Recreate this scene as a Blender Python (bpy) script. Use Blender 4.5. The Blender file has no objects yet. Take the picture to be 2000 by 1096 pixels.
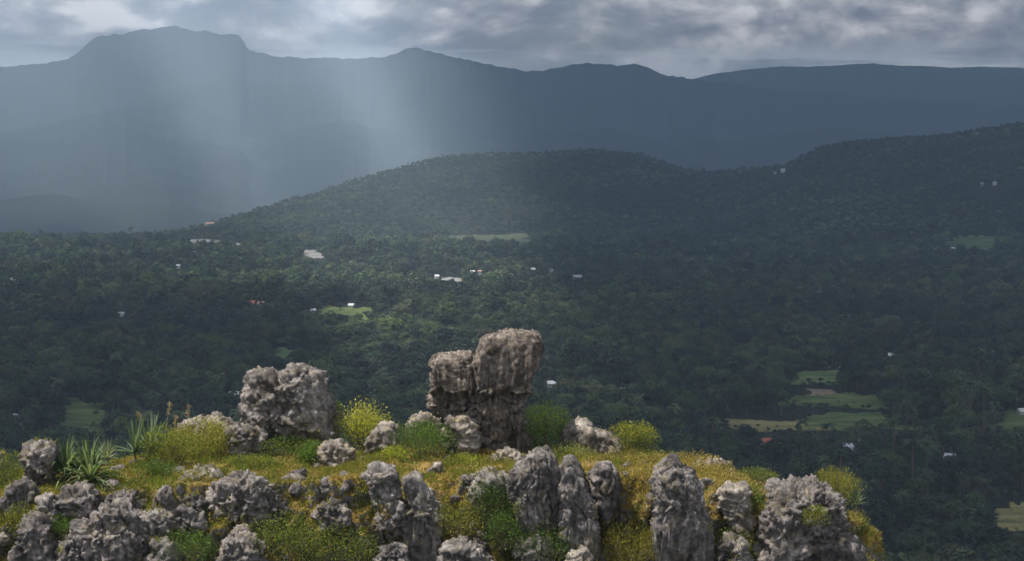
import bpy, bmesh, math, random
import numpy as np
from mathutils import Vector

random.seed(7)
RNG = np.random.default_rng(7)
scene = bpy.context.scene
COL = scene.collection

# ------------------------------------------------------------------ camera
F = 3732.0                       # focal length in pixels of the 2000 px wide photograph
CAM_H = 120.0
PITCH = math.atan(248.0 / F)
cam_data = bpy.data.cameras.new('camera')
cam_data.sensor_width = 36.0
cam_data.lens = 36.0 * F / 2000.0
cam_data.clip_start = 0.5
cam_data.clip_end = 80000.0
cam = bpy.data.objects.new('camera', cam_data)
COL.objects.link(cam)
cam.location = (0, 0, CAM_H)
cam.rotation_euler = (math.pi / 2 - PITCH, 0, 0)
scene.camera = cam

# ------------------------------------------------------------------ light
SUN = Vector((-0.40, -0.06, 0.91)).normalized()        # direction towards the sun
SUN_STRENGTH = 5.0
sun_data = bpy.data.lights.new('sun', 'SUN')
sun_data.energy = SUN_STRENGTH
sun_data.angle = math.radians(0.5)
sun_data.color = (1.0, 0.95, 0.88)
sun = bpy.data.objects.new('sun', sun_data)
COL.objects.link(sun)
sun.rotation_euler = (-SUN).to_track_quat('-Z', 'Y').to_euler()
sun.location = (0, 0, 3000)

world = bpy.data.worlds.new('World')
scene.world = world
world.use_nodes = True
wn = world.node_tree
wn.nodes.clear()


def N(nt, kind, **kw):
    n = nt.nodes.new(kind)
    for k, v in kw.items():
        if k == 'inp':
            for kk, vv in v.items():
                n.inputs[kk].default_value = vv
        else:
            setattr(n, k, v)
    return n


def ramp(nt, fac, stops, interp='LINEAR'):
    r = nt.nodes.new('ShaderNodeValToRGB')
    r.color_ramp.interpolation = interp
    while len(r.color_ramp.elements) < len(stops):
        r.color_ramp.elements.new(0.5)
    for e, (p, c) in zip(r.color_ramp.elements, stops):
        e.position = p
        e.color = (c[0], c[1], c[2], 1) if not isinstance(c, (int, float)) else (c, c, c, 1)
    nt.links.new(fac, r.inputs[0])
    return r.outputs[0]


def math_n(nt, op, a, b=None, clamp=False):
    m = nt.nodes.new('ShaderNodeMath')
    m.operation = op
    m.use_clamp = clamp
    for i, v in enumerate((a, b)):
        if v is None:
            continue
        if isinstance(v, (int, float)):
            m.inputs[i].default_value = v
        else:
            nt.links.new(v, m.inputs[i])
    return m.outputs[0]


def mix_c(nt, fac, a, b, mode='MIX'):
    m = nt.nodes.new('ShaderNodeMix')
    m.data_type = 'RGBA'
    m.blend_type = mode
    for idx, v in ((0, fac), (6, a), (7, b)):
        if isinstance(v, (int, float)):
            m.inputs[idx].default_value = v
        elif isinstance(v, tuple):
            m.inputs[idx].default_value = (v[0], v[1], v[2], 1)
        else:
            nt.links.new(v, m.inputs[idx])
    return m.outputs[2]


def noise_tex(nt, vec, scale, detail=4, rough=0.5, dist=0.0):
    n = nt.nodes.new('ShaderNodeTexNoise')
    n.inputs['Scale'].default_value = scale
    n.inputs['Detail'].default_value = detail
    n.inputs['Roughness'].default_value = rough
    n.inputs['Distortion'].default_value = dist
    nt.links.new(vec, n.inputs['Vector'])
    return n.outputs[0]


def mapping(nt, vec, scale=(1, 1, 1), loc=(0, 0, 0), rot=(0, 0, 0)):
    m = nt.nodes.new('ShaderNodeMapping')
    m.inputs['Scale'].default_value = scale
    m.inputs['Location'].default_value = loc
    m.inputs['Rotation'].default_value = rot
    nt.links.new(vec, m.inputs['Vector'])
    return m.outputs[0]


def build_world():
    nt = wn
    out = nt.nodes.new('ShaderNodeOutputWorld')
    bg = nt.nodes.new('ShaderNodeBackground')
    bg.inputs['Strength'].default_value = 0.1
    sky = nt.nodes.new('ShaderNodeTexSky')
    sky.sky_type = 'NISHITA'
    sky.sun_disc = False
    sky.sun_elevation = math.asin(SUN.z)
    sky.sun_rotation = math.atan2(SUN.x, SUN.y)
    sky.altitude = 300
    sky.air_density = 1.2
    sky.dust_density = 2.0
    tc = nt.nodes.new('ShaderNodeTexCoord')
    d = tc.outputs['Generated']
    sep = nt.nodes.new('ShaderNodeSeparateXYZ')
    nt.links.new(d, sep.inputs[0])
    z = sep.outputs[2]
    # broken heaped cloud, the same all the way round: relief from the same noise taken a little towards the sun
    def heap(sc, off, det, rough):
        o = nt.nodes.new('ShaderNodeTexNoise')
        o.inputs['Scale'].default_value = 1.0
        o.inputs['Detail'].default_value = det
        o.inputs['Roughness'].default_value = rough
        o.inputs['Distortion'].default_value = 0.35
        nt.links.new(mapping(nt, d, sc, off), o.inputs['Vector'])
        return o.outputs[0]
    S1 = (13, 13, 24)
    S2 = (27, 27, 50)
    a1 = heap(S1, (3.1, 0.4, 1.7), 8, 0.61)
    b1 = heap(S1, (2.98, 0.4, 1.98), 5, 0.5)
    a2 = heap(S2, (7.7, 2.4, 0.3), 8, 0.63)
    b2 = heap(S2, (7.55, 2.4, 0.62), 5, 0.5)
    rel = math_n(nt, 'ADD', math_n(nt, 'MULTIPLY', math_n(nt, 'SUBTRACT', a1, b1), 2.1), math_n(nt, 'MULTIPLY', math_n(nt, 'SUBTRACT', a2, b2), 1.0))
    body = math_n(nt, 'ADD', math_n(nt, 'MULTIPLY', math_n(nt, 'SUBTRACT', a1, 0.5), 0.9), math_n(nt, 'MULTIPLY', math_n(nt, 'SUBTRACT', a2, 0.5), 0.35))
    lum = math_n(nt, 'ADD', math_n(nt, 'ADD', rel, body), 0.5)
    cloud = ramp(nt, lum, [(0.18, (2.0, 2.15, 2.6)), (0.42, (3.4, 3.45, 3.8)), (0.60, (5.0, 4.9, 5.1)), (0.85, (8.2, 8.0, 8.0))])
    # streaks of clear, bright sky below the cloud base
    v3 = mapping(nt, d, (7, 7, 150), (1.3, 5.2, 0.9))
    streak = noise_tex(nt, v3, 1.0, 5, 0.55, 0.4)
    low = nt.nodes.new('ShaderNodeMapRange')
    nt.links.new(z, low.inputs[0])
    low.inputs[1].default_value = 0.060
    low.inputs[2].default_value = 0.038
    gap = math_n(nt, 'MULTIPLY', low.outputs[0], ramp(nt, streak, [(0.47, 0.0), (0.56, 1.0)]))
    clear = mix_c(nt, 0.75, sky.outputs[0], (8.5, 9.0, 9.6))
    base = mix_c(nt, math_n(nt, 'MULTIPLY', low.outputs[0], 0.5), cloud, (2.6, 3.1, 3.9))
    colr = mix_c(nt, gap, base, clear)
    # blue shows through the thinnest cloud
    hole = math_n(nt, 'MULTIPLY', math_n(nt, 'SUBTRACT', -0.02, body), 5.0, True)
    colr = mix_c(nt, math_n(nt, 'MULTIPLY', hole, 0.7), colr, sky.outputs[0])
    nt.links.new(colr, bg.inputs[0])
    nt.links.new(bg.outputs[0], out.inputs[0])


build_world()

scene.view_settings.view_transform = 'Standard'
scene.view_settings.look = 'None'
scene.view_settings.exposure = 0.58
scene.view_settings.gamma = 1.0
scene.view_settings.use_curve_mapping = False
scene.render.engine = 'CYCLES'
cy = scene.cycles
cy.max_bounces = 7
cy.diffuse_bounces = 4
cy.glossy_bounces = 2
cy.transmission_bounces = 4
cy.transparent_max_bounces = 12
cy.volume_bounces = 2
cy.use_denoising = True
cy.sample_clamp_indirect = 6.0
cy.use_adaptive_sampling = True
cy.adaptive_threshold = 0.008


# ------------------------------------------------------------------ geometry helpers
def ray(px, py):
    u = (px - 1000.0) / F
    v = (548.0 - py) / F
    cp, sp = math.cos(PITCH), math.sin(PITCH)
    return np.array([u, cp + v * sp, -sp + v * cp])


def at(px, py, y):
    """the point on the line of sight through a pixel that lies y metres ahead"""
    d = ray(px, py)
    p = d * (y / d[1])
    return np.array([p[0], p[1], p[2] + CAM_H])


_perm = np.random.default_rng(11).permutation(256)
_perm = np.concatenate([_perm, _perm, _perm])
_grad = np.random.default_rng(12).normal(size=(256, 3))
_grad /= np.linalg.norm(_grad, axis=1)[:, None]


def perlin(p):
    p = np.asarray(p, dtype=np.float64)
    i = np.floor(p).astype(np.int64)
    f = p - i
    i &= 255
    u = f * f * f * (f * (f * 6 - 15) + 10)
    res = 0.0
    for dx in (0, 1):
        wx = u[:, 0] if dx else 1 - u[:, 0]
        a = _perm[(i[:, 0] + dx) & 255]
        for dy in (0, 1):
            wy = u[:, 1] if dy else 1 - u[:, 1]
            b = _perm[(a + i[:, 1] + dy) & 255]
            for dz in (0, 1):
                wz = u[:, 2] if dz else 1 - u[:, 2]
                g = _grad[_perm[(b + i[:, 2] + dz) & 255]]
                dot = g[:, 0] * (f[:, 0] - dx) + g[:, 1] * (f[:, 1] - dy) + g[:, 2] * (f[:, 2] - dz)
                res = res + wx * wy * wz * dot
    return res * 1.5


def fbm(p, octs=4, gain=0.5, lac=2.03):
    a, s, r = 1.0, 1.0, 0.0
    for _ in range(octs):
        r = r + a * perlin(p * s + 17.3 * s)
        a *= gain
        s *= lac
    return r


def ridged(p, octs=4, gain=0.5):
    a, s, r = 1.0, 1.0, 0.0
    for _ in range(octs):
        r = r + a * (1 - 2 * np.abs(perlin(p * s + 5.1 * s)))
        a *= gain
        s *= 2.07
    return r


_wpts = np.random.default_rng(13).random((256, 3))


def worley(p):
    i = np.floor(p).astype(np.int64)
    best = np.full(len(p), 9.0)
    for dx in (-1, 0, 1):
        for dy in (-1, 0, 1):
            for dz in (-1, 0, 1):
                c = i + np.array([dx, dy, dz])
                h = _perm[(_perm[(_perm[c[:, 0] & 255] + c[:, 1]) & 255] + c[:, 2]) & 255]
                q = c + _wpts[h] - p
                best = np.minimum(best, (q * q).sum(1))
    return np.sqrt(best)


def cells(p):
    """value of the nearest cell, and how near the joint to the next cell is"""
    i = np.floor(p).astype(np.int64)
    f1 = np.full(len(p), 9.0)
    f2 = np.full(len(p), 9.0)
    val = np.zeros(len(p))
    for dx in (-1, 0, 1):
        for dy in (-1, 0, 1):
            for dz in (-1, 0, 1):
                c = i + np.array([dx, dy, dz])
                h = _perm[(_perm[(_perm[c[:, 0] & 255] + c[:, 1]) & 255] + c[:, 2]) & 255]
                q = c + _wpts[h] - p
                d = np.sqrt((q * q).sum(1))
                near = d < f1
                f2 = np.where(near, f1, np.minimum(f2, d))
                val = np.where(near, h / 255.0, val)
                f1 = np.where(near, d, f1)
    return val, f2 - f1


def p2(x, y, s, off=0.0):
    x = np.atleast_1d(np.asarray(x, float))
    y = np.atleast_1d(np.asarray(y, float))
    return np.stack([x / s + off, y / s + off * 0.7, np.full_like(x, off)], 1)


def mesh_from(name, verts, faces, smooth=True, colors=None):
    """faces: (n,3) or (n,4) integer array"""
    verts = np.asarray(verts, np.float32)
    faces = np.asarray(faces, np.int32)
    me = bpy.data.meshes.new(name)
    k = faces.shape[1]
    me.vertices.add(len(verts))
    me.vertices.foreach_set('co', verts.ravel())
    me.loops.add(faces.size)
    me.loops.foreach_set('vertex_index', faces.ravel())
    me.polygons.add(len(faces))
    me.polygons.foreach_set('loop_start', np.arange(0, faces.size, k, dtype=np.int32))
    me.polygons.foreach_set('loop_total', np.full(len(faces), k, np.int32))
    if smooth:
        me.polygons.foreach_set('use_smooth', np.ones(len(faces), bool))
    if colors is not None:
        ca = me.color_attributes.new('tint', 'FLOAT_COLOR', 'POINT')
        c4 = np.ones((len(verts), 4), np.float32)
        c4[:, :3] = colors
        ca.data.foreach_set('color', c4.ravel())
    me.update()
    me.validate()
    return me


def link(name, me, mat=None, parent=None, loc=None, label=None, cat=None, group=None, kind=None):
    o = bpy.data.objects.new(name, me)
    COL.objects.link(o)
    if mat is not None and me is not None and len(me.materials) == 0:
        me.materials.append(mat)
    if parent is not None:
        o.parent = parent
    if loc is not None:
        o.location = [float(v) for v in loc]
    for k, v in (('label', label), ('category', cat), ('group', group), ('kind', kind)):
        if v:
            o[k] = v
    return o


def empty(name, loc, label, cat, group=None):
    o = link(name, None, loc=loc, label=label, cat=cat, group=group)
    o.empty_display_size = 0.2
    return o


def vertex_normals(v, f):
    n = np.zeros_like(v)
    for k in range(0, f.shape[1] - 2):
        a, b, c = v[f[:, 0]], v[f[:, k + 1]], v[f[:, k + 2]]
        fn = np.cross(b - a, c - a)
        for idx in (f[:, 0], f[:, k + 1], f[:, k + 2]):
            for ax in range(3):
                n[:, ax] += np.bincount(idx, fn[:, ax], len(v))
    return n / (np.linalg.norm(n, axis=1)[:, None] + 1e-12)


def grid_faces(nr, nc):
    i = np.arange((nr - 1) * nc).reshape(nr - 1, nc)[:, :-1].ravel()
    return np.stack([i, i + 1, i + nc + 1, i + nc], 1)


def new_mat(name):
    m = bpy.data.materials.new(name)
    m.use_nodes = True
    nt = m.node_tree
    nt.nodes.clear()
    return m, nt, nt.nodes.new('ShaderNodeOutputMaterial')


def principled(nt, out, col, rough=0.9, bump=None, bump_strength=0.5, bump_dist=0.05, spec=0.2):
    b = nt.nodes.new('ShaderNodeBsdfPrincipled')
    b.inputs['Roughness'].default_value = rough
    b.inputs['Specular IOR Level'].default_value = spec
    if isinstance(col, tuple):
        b.inputs['Base Color'].default_value = (*col, 1)
    else:
        nt.links.new(col, b.inputs['Base Color'])
    if bump is not None:
        bp = nt.nodes.new('ShaderNodeBump')
        bp.inputs['Strength'].default_value = bump_strength
        bp.inputs['Distance'].default_value = bump_dist
        nt.links.new(bump, bp.inputs['Height'])
        nt.links.new(bp.outputs[0], b.inputs['Normal'])
    nt.links.new(b.outputs[0], out.inputs[0])
    return b


# ------------------------------------------------------------------ materials
def mat_limestone(name, base, pale, dark, streak=0.0, lichen=0.25):
    m, nt, out = new_mat(name)
    v = N(nt, 'ShaderNodeTexCoord').outputs['Object']
    oi = nt.nodes.new('ShaderNodeObjectInfo')
    va = nt.nodes.new('ShaderNodeVectorMath')
    va.operation = 'ADD'
    sc = nt.nodes.new('ShaderNodeVectorMath')
    sc.operation = 'SCALE'
    sc.inputs[0].default_value = (31, 17, 23)
    nt.links.new(oi.outputs['Random'], sc.inputs['Scale'])
    nt.links.new(v, va.inputs[0])
    nt.links.new(sc.outputs[0], va.inputs[1])
    v = va.outputs[0]
    a = noise_tex(nt, v, 1.6, 6, 0.6, 0.3)
    b = noise_tex(nt, v, 7.0, 6, 0.65, 0.2)
    c = noise_tex(nt, v, 22.0, 5, 0.7)
    col = ramp(nt, math_n(nt, 'ADD', math_n(nt, 'MULTIPLY', a, 0.45), math_n(nt, 'MULTIPLY', b, 0.55)),
               [(0.36, dark), (0.5, base), (0.64, pale)])
    col = mix_c(nt, 0.6, col, ramp(nt, c, [(0.34, (0.5, 0.48, 0.46)), (0.5, (1, 1, 1)), (0.68, (1.35, 1.32, 1.28))]), 'MULTIPLY')
    sn = noise_tex(nt, mapping(nt, v, (1.5, 1.5, 0.6), (2, 7, 4)), 1.0, 5, 0.6, 0.5)
    col = mix_c(nt, 1.0, col, ramp(nt, sn, [(0.38, (0.5, 0.49, 0.48)), (0.52, (1, 1, 1)), (0.66, (1.25, 1.22, 1.18))]), 'MULTIPLY')
    if lichen:
        l = noise_tex(nt, mapping(nt, v, (1, 1, 1), (5, 9, 2)), 2.3, 5, 0.65, 0.4)
        lm = math_n(nt, 'MULTIPLY', ramp(nt, l, [(0.56, 0.0), (0.64, 1.0)]), lichen)
        col = mix_c(nt, lm, col, (0.30, 0.24, 0.10))
        l2 = noise_tex(nt, mapping(nt, v, (1, 1, 1), (1, 3, 8)), 3.5, 5, 0.65, 0.4)
        lm2 = math_n(nt, 'MULTIPLY', ramp(nt, l2, [(0.58, 0.0), (0.66, 1.0)]), lichen)
        col = mix_c(nt, lm2, col, (0.10, 0.105, 0.07))
    if streak:
        s = noise_tex(nt, mapping(nt, v, (9, 9, 0.55)), 1.0, 5, 0.6, 0.2)
        col = mix_c(nt, streak, col, ramp(nt, s, [(0.36, (0.42, 0.36, 0.31)), (0.5, (1, 0.95, 0.9)), (0.66, (1.5, 1.4, 1.3))]), 'MULTIPLY')
    h = math_n(nt, 'ADD', math_n(nt, 'MULTIPLY', b, 0.6), math_n(nt, 'MULTIPLY', c, 0.5))
    principled(nt, out, col, 0.93, h, 0.7, 0.06, 0.15)
    return m


M_ROCK = mat_limestone('limestone', (0.165, 0.149, 0.140), (0.34, 0.312, 0.29), (0.048, 0.042, 0.039))
M_PALE = mat_limestone('pale_limestone', (0.195, 0.172, 0.15), (0.35, 0.312, 0.272), (0.065, 0.056, 0.048), 0, 0.45)
M_PILLAR = mat_limestone('streaked_limestone', (0.128, 0.113, 0.102), (0.265, 0.236, 0.214), (0.038, 0.033, 0.030), 0.6, 0.15)
M_GREY = mat_limestone('dark_limestone', (0.130, 0.119, 0.116), (0.285, 0.263, 0.254), (0.038, 0.034, 0.033), 0.3, 0.25)


def mat_leaf(name, rough=0.5, transl=0.45, spec=0.3, gain=1.0):
    m, nt, out = new_mat(name)
    at_ = nt.nodes.new('ShaderNodeAttribute')
    at_.attribute_name = 'tint'
    col = at_.outputs['Color']
    b = nt.nodes.new('ShaderNodeBsdfPrincipled')
    b.inputs['Roughness'].default_value = rough
    b.inputs['Specular IOR Level'].default_value = spec
    nt.links.new(col, b.inputs['Base Color'])
    t = nt.nodes.new('ShaderNodeBsdfTranslucent')
    tc = mix_c(nt, 1.0, col, (1.25 * gain, 1.3 * gain, 0.75 * gain), 'MULTIPLY')
    nt.links.new(tc, t.inputs[0])
    mx = nt.nodes.new('ShaderNodeMixShader')
    mx.inputs[0].default_value = transl
    nt.links.new(b.outputs[0], mx.inputs[1])
    nt.links.new(t.outputs[0], mx.inputs[2])
    nt.links.new(mx.outputs[0], out.inputs[0])
    return m


M_LEAF = mat_leaf('leaf', 0.6, 0.38, 0.15)
M_GRASS = mat_leaf('grass_blade', 0.6, 0.4, 0.2)


def mat_tree_leaf(name, stops):
    m, nt, out = new_mat(name)
    oi = nt.nodes.new('ShaderNodeObjectInfo')
    col = ramp(nt, oi.outputs['Random'], stops)
    at_ = nt.nodes.new('ShaderNodeAttribute')
    at_.attribute_name = 'tint'
    col = mix_c(nt, 1.0, col, at_.outputs['Color'], 'MULTIPLY')
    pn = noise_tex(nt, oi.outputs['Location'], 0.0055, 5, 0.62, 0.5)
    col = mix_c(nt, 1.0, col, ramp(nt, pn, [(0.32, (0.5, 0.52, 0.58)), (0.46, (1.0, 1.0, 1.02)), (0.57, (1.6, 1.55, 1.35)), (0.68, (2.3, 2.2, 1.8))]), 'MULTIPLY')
    b = nt.nodes.new('ShaderNodeBsdfPrincipled')
    b.inputs['Roughness'].default_value = 0.55
    b.inputs['Specular IOR Level'].default_value = 0.25
    nt.links.new(col, b.inputs['Base Color'])
    t = nt.nodes.new('ShaderNodeBsdfTranslucent')
    nt.links.new(col, t.inputs[0])
    mx = nt.nodes.new('ShaderNodeMixShader')
    mx.inputs[0].default_value = 0.3
    nt.links.new(b.outputs[0], mx.inputs[1])
    nt.links.new(t.outputs[0], mx.inputs[2])
    nt.links.new(mx.outputs[0], out.inputs[0])
    return m


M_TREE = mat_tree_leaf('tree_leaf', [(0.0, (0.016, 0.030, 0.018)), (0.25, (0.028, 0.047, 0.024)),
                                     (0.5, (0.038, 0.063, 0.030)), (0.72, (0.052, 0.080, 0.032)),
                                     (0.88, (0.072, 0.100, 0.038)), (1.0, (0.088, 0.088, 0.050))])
M_PALM = mat_tree_leaf('palm_leaf', [(0.0, (0.026, 0.044, 0.022)), (0.6, (0.05, 0.076, 0.032)), (1.0, (0.085, 0.10, 0.045))])


def mat_simple(name, col, rough=0.85, var=0.25, scale=3.0, coord='Object'):
    m, nt, out = new_mat(name)
    v = N(nt, 'ShaderNodeTexCoord').outputs[coord]
    n = noise_tex(nt, v, scale, 5, 0.6)
    lo = tuple(c * (1 - var) for c in col)
    hi = tuple(min(1, c * (1 + var)) for c in col)
    principled(nt, out, ramp(nt, n, [(0.35, lo), (0.65, hi)]), rough, n, 0.2, 0.02)
    return m


M_BARK = mat_simple('bark', (0.11, 0.085, 0.06), 0.9, 0.4, 4)
M_TWIG = mat_simple('twig', (0.14, 0.10, 0.065), 0.9, 0.4, 20)
M_REED = mat_simple('dry_reed', (0.34, 0.29, 0.2), 0.8, 0.3, 10)


def mat_ground():
    m, nt, out = new_mat('forest_floor')
    v = N(nt, 'ShaderNodeNewGeometry').outputs['Position']
    a = noise_tex(nt, v, 0.004, 8, 0.62, 0.4)
    b = noise_tex(nt, v, 0.03, 6, 0.65, 0.3)
    f = math_n(nt, 'ADD', math_n(nt, 'MULTIPLY', a, 0.5), math_n(nt, 'MULTIPLY', b, 0.5))
    col = ramp(nt, f, [(0.36, (0.017, 0.021, 0.016)), (0.5, (0.024, 0.030, 0.021)), (0.62, (0.033, 0.039, 0.027)), (0.72, (0.045, 0.047, 0.036))])
    h = noise_tex(nt, v, 0.06, 6, 0.7)
    principled(nt, out, col, 0.95, h, 0.8, 8.0, 0.1)
    return m


def mat_field(name, c1, c2, c3, band=0.45):
    m, nt, out = new_mat(name)
    v = N(nt, 'ShaderNodeNewGeometry').outputs['Position']
    a = noise_tex(nt, mapping(nt, v, (0.012, band * 0.3, 0)), 1.0, 4, 0.6, 0.3)
    b = noise_tex(nt, v, 0.05, 5, 0.65)
    c = noise_tex(nt, v, 0.9, 4, 0.6)
    f = math_n(nt, 'ADD', math_n(nt, 'MULTIPLY', a, 0.65), math_n(nt, 'MULTIPLY', b, 0.35))
    col = ramp(nt, f, [(0.38, c1), (0.5, c2), (0.62, c3)])
    col = mix_c(nt, 0.35, col, ramp(nt, c, [(0.3, 0.5), (0.7, 1.4)]), 'MULTIPLY')
    principled(nt, out, col, 0.9, c, 0.4, 0.4, 0.1)
    return m


# ------------------------------------------------------------------ the lie of the land
HILL = np.array([  # pixel column, pixel row of the crest line, distance
    (-600, 470, 2800), (0, 466, 2850), (200, 466, 2880), (330, 464, 2950), (400, 447, 3050), (500, 418, 3150),
    (600, 388, 3300), (700, 358, 3450), (770, 337, 3550), (830, 320, 3600), (880, 312, 3650), (950, 307, 3700),
    (1050, 306, 3700), (1150, 299, 3700), (1250, 308, 3700), (1300, 325, 3650), (1340, 338, 3600), (1390, 344, 3500),
    (1450, 337, 3400), (1530, 331, 3350), (1600, 295, 3300), (1660, 285, 3300), (1750, 278, 3250), (1850, 272, 3200),
    (1950, 255, 3200), (2000, 248, 3200), (2200, 220, 3150), (2700, 215, 3100)], float)
HILL_Z = np.array([at(a, b, c)[2] for a, b, c in HILL])
HILL_L = np.interp(HILL[:, 0], [-600, 330, 800, 1400, 2700], [500, 600, 850, 800, 1000])
PEAKS = np.array([
    (-900, 150), (-300, 140), (0, 128), (80, 122), (120, 114), (140, 107), (158, 98), (178, 80), (198, 69), (225, 62), (245, 63), (280, 55),
    (320, 49), (345, 45), (372, 53), (415, 58), (455, 65), (474, 70), (486, 92), (505, 101), (550, 107), (620, 111), (700, 111), (755, 107),
    (778, 99), (792, 91), (812, 91), (832, 95), (850, 97), (890, 109), (915, 113), (940, 118), (970, 127), (1005, 132),
    (1030, 138), (1062, 135), (1085, 129), (1118, 123), (1140, 120), (1200, 123), (1240, 122), (1258, 128), (1290, 142), (1340, 150), (1400, 158), (1500, 170),
    (1700, 186), (2000, 205), (2300, 215), (3000, 215)], float)
PEAK_Y = 12000.0
PEAK_Z = np.array([at(a, b, PEAK_Y)[2] for a, b in PEAKS])
BACK = np.array([(-900, 200), (1100, 190), (1300, 165), (1400, 142), (1500, 131), (1600, 129), (1700, 123), (1760, 128), (1850, 131),
                 (1930, 130), (2000, 133), (2300, 140), (3000, 150)], float)
BACK_Y = 15000.0
BACK_Z = np.array([at(a, b, BACK_Y)[2] for a, b in BACK])
FOOT = np.array([(-900, 395), (0, 400), (120, 388), (230, 405), (330, 398), (420, 425), (520, 450), (700, 475), (3000, 490)], float)
SPUR = np.array([(-900, 230), (0, 262), (110, 238), (210, 216), (330, 240), (430, 285), (560, 252), (690, 238), (800, 270), (930, 300), (1060, 262), (1180, 246), (1320, 285), (1480, 262), (1640, 250), (1800, 268), (2000, 246), (2400, 250), (3000, 260)], float)
SPUR_Y = 9600.0
SPUR_Z = np.array([at(a, b, SPUR_Y)[2] for a, b in SPUR])
FOOT_Y = 7000.0
FOOT_Z = np.array([at(a, b, FOOT_Y)[2] for a, b in FOOT])


def sstep(x):
    x = np.clip(x, 0, 1)
    return x * x * (3 - 2 * x)


def H(x, y):
    """height of the land at x, y"""
    x = np.atleast_1d(np.asarray(x, float))
    y = np.atleast_1d(np.asarray(y, float))
    ys = np.maximum(y, 60.0)
    px = 1000 + F * x / ys
    dc = np.interp(px, HILL[:, 0], HILL[:, 2])
    zc = np.interp(px, HILL[:, 0], HILL_Z)
    L = np.interp(px, HILL[:, 0], HILL_L)
    und = 11 * perlin(p2(x, y, 420, 3.3)) + 4.5 * perlin(p2(x, y, 150, 8.1))
    und = und * sstep((y - 300) / 700) * (0.55 + 0.45 * sstep((y - 900) / 700)) * sstep((dc - y) / 300)
    u = (y - (dc - L)) / L
    gul = ridged(p2(x, y, 330, 4.4), 3) * 16 * sstep(u) * sstep((dc - y) / 250) * sstep(zc / 60)
    front = zc * sstep(u) ** 0.8 + und - gul * 0.8
    back = zc - (y - dc) * 0.22
    z = np.where(y < dc, front, np.maximum(back, -155 + 0 * y))
    # far mountains
    pz = np.interp(px, PEAKS[:, 0], PEAK_Z) + 12 * fbm(np.stack([px / 30.0, 0 * px + 3.3, 0 * px], 1), 5, 0.6)
    t = np.clip((y - 5400) / (PEAK_Y - 5400), 0, 1)
    mnt = -155 + (pz + 155) * t ** 1.5
    mnt = mnt - (ridged(p2(x, y, 1700, 2.2), 4, 0.45) + 0.4) * 95 * sstep(t * 2.5) * sstep((1 - t) * 3.5)
    mnt = np.where(y > PEAK_Y, pz - (y - PEAK_Y) * 0.3, mnt)
    fz = np.interp(px, FOOT[:, 0], FOOT_Z)
    ft = fz - np.abs(y - FOOT_Y) * 0.10 + ridged(p2(x, y, 900, 6.0), 4, 0.45) * 20
    bz = np.interp(px, BACK[:, 0], BACK_Z) + 8 * fbm(np.stack([px / 45.0, 0 * px + 7.7, 0 * px], 1), 4, 0.6)
    bk = bz - np.where(y < BACK_Y, (BACK_Y - y) * 0.28, (y - BACK_Y) * 0.3)
    sz = np.interp(px, SPUR[:, 0], SPUR_Z) + 14 * fbm(np.stack([px / 60.0, 0 * px + 1.7, 0 * px], 1), 5, 0.6)
    sp = sz - np.where(y < SPUR_Y, (SPUR_Y - y) * 0.19, (y - SPUR_Y) * 0.30) + ridged(p2(x, y, 900, 3.0), 4) * 22 * sstep(np.abs(y - SPUR_Y) / 500)
    far = np.maximum(np.maximum(np.maximum(mnt, bk), ft), sp)
    z = np.where(y > dc + 200, np.maximum(z, far), z)
    # the outcrop that carries the boulders
    ddx = np.maximum(x - 7.5, 0)
    ddy = np.maximum(np.abs(y - 62.0) - 1.0, 0)
    out = 103.5 - 1.55 * np.sqrt(ddx * ddx * 1.6 + ddy * ddy)
    return np.maximum(z, out)


def ground_at(px, py, lift=0.0):
    d = ray(px, py)
    sl = -d[2] / d[1]
    u = d[0] / d[1]
    y = np.arange(350.0, 3700.0, 4.0)
    below = H(u * y, y) + lift >= CAM_H - sl * y
    k = int(np.argmax(below)) if below.any() else len(y) - 1
    yy = float(y[k])
    return np.array([u * yy, yy, float(H(u * yy, yy)[0])])


def build_ground():
    tc = np.concatenate([np.linspace(-0.95, -0.33, 40)[:-1], np.linspace(-0.33, 0.33, 620), np.linspace(0.33, 0.95, 40)[1:]])
    ys = np.concatenate([np.linspace(-1500, 100, 30)[:-1], np.linspace(100, 500, 40)[:-1],
                         np.exp(np.linspace(math.log(500), math.log(17000), 340))])
    Y, T = np.meshgrid(ys, tc, indexing='ij')
    X = T * np.sqrt(Y * Y + 300.0 ** 2) * np.where(Y < 500, 1.0, 1.0)
    Z = H(X.ravel(), Y.ravel())
    v = np.stack([X.ravel(), Y.ravel(), Z], 1)
    me = mesh_from('ground', v, grid_faces(len(ys), len(tc)))
    link('ground', me, mat_ground(), kind='structure', label='wide forested valley floor, hills and far blue mountains')


build_ground()

# ------------------------------------------------------------------ fields, bare ground and tracks
CLEAR = []      # (polygon in x,y) where no tree stands


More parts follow.
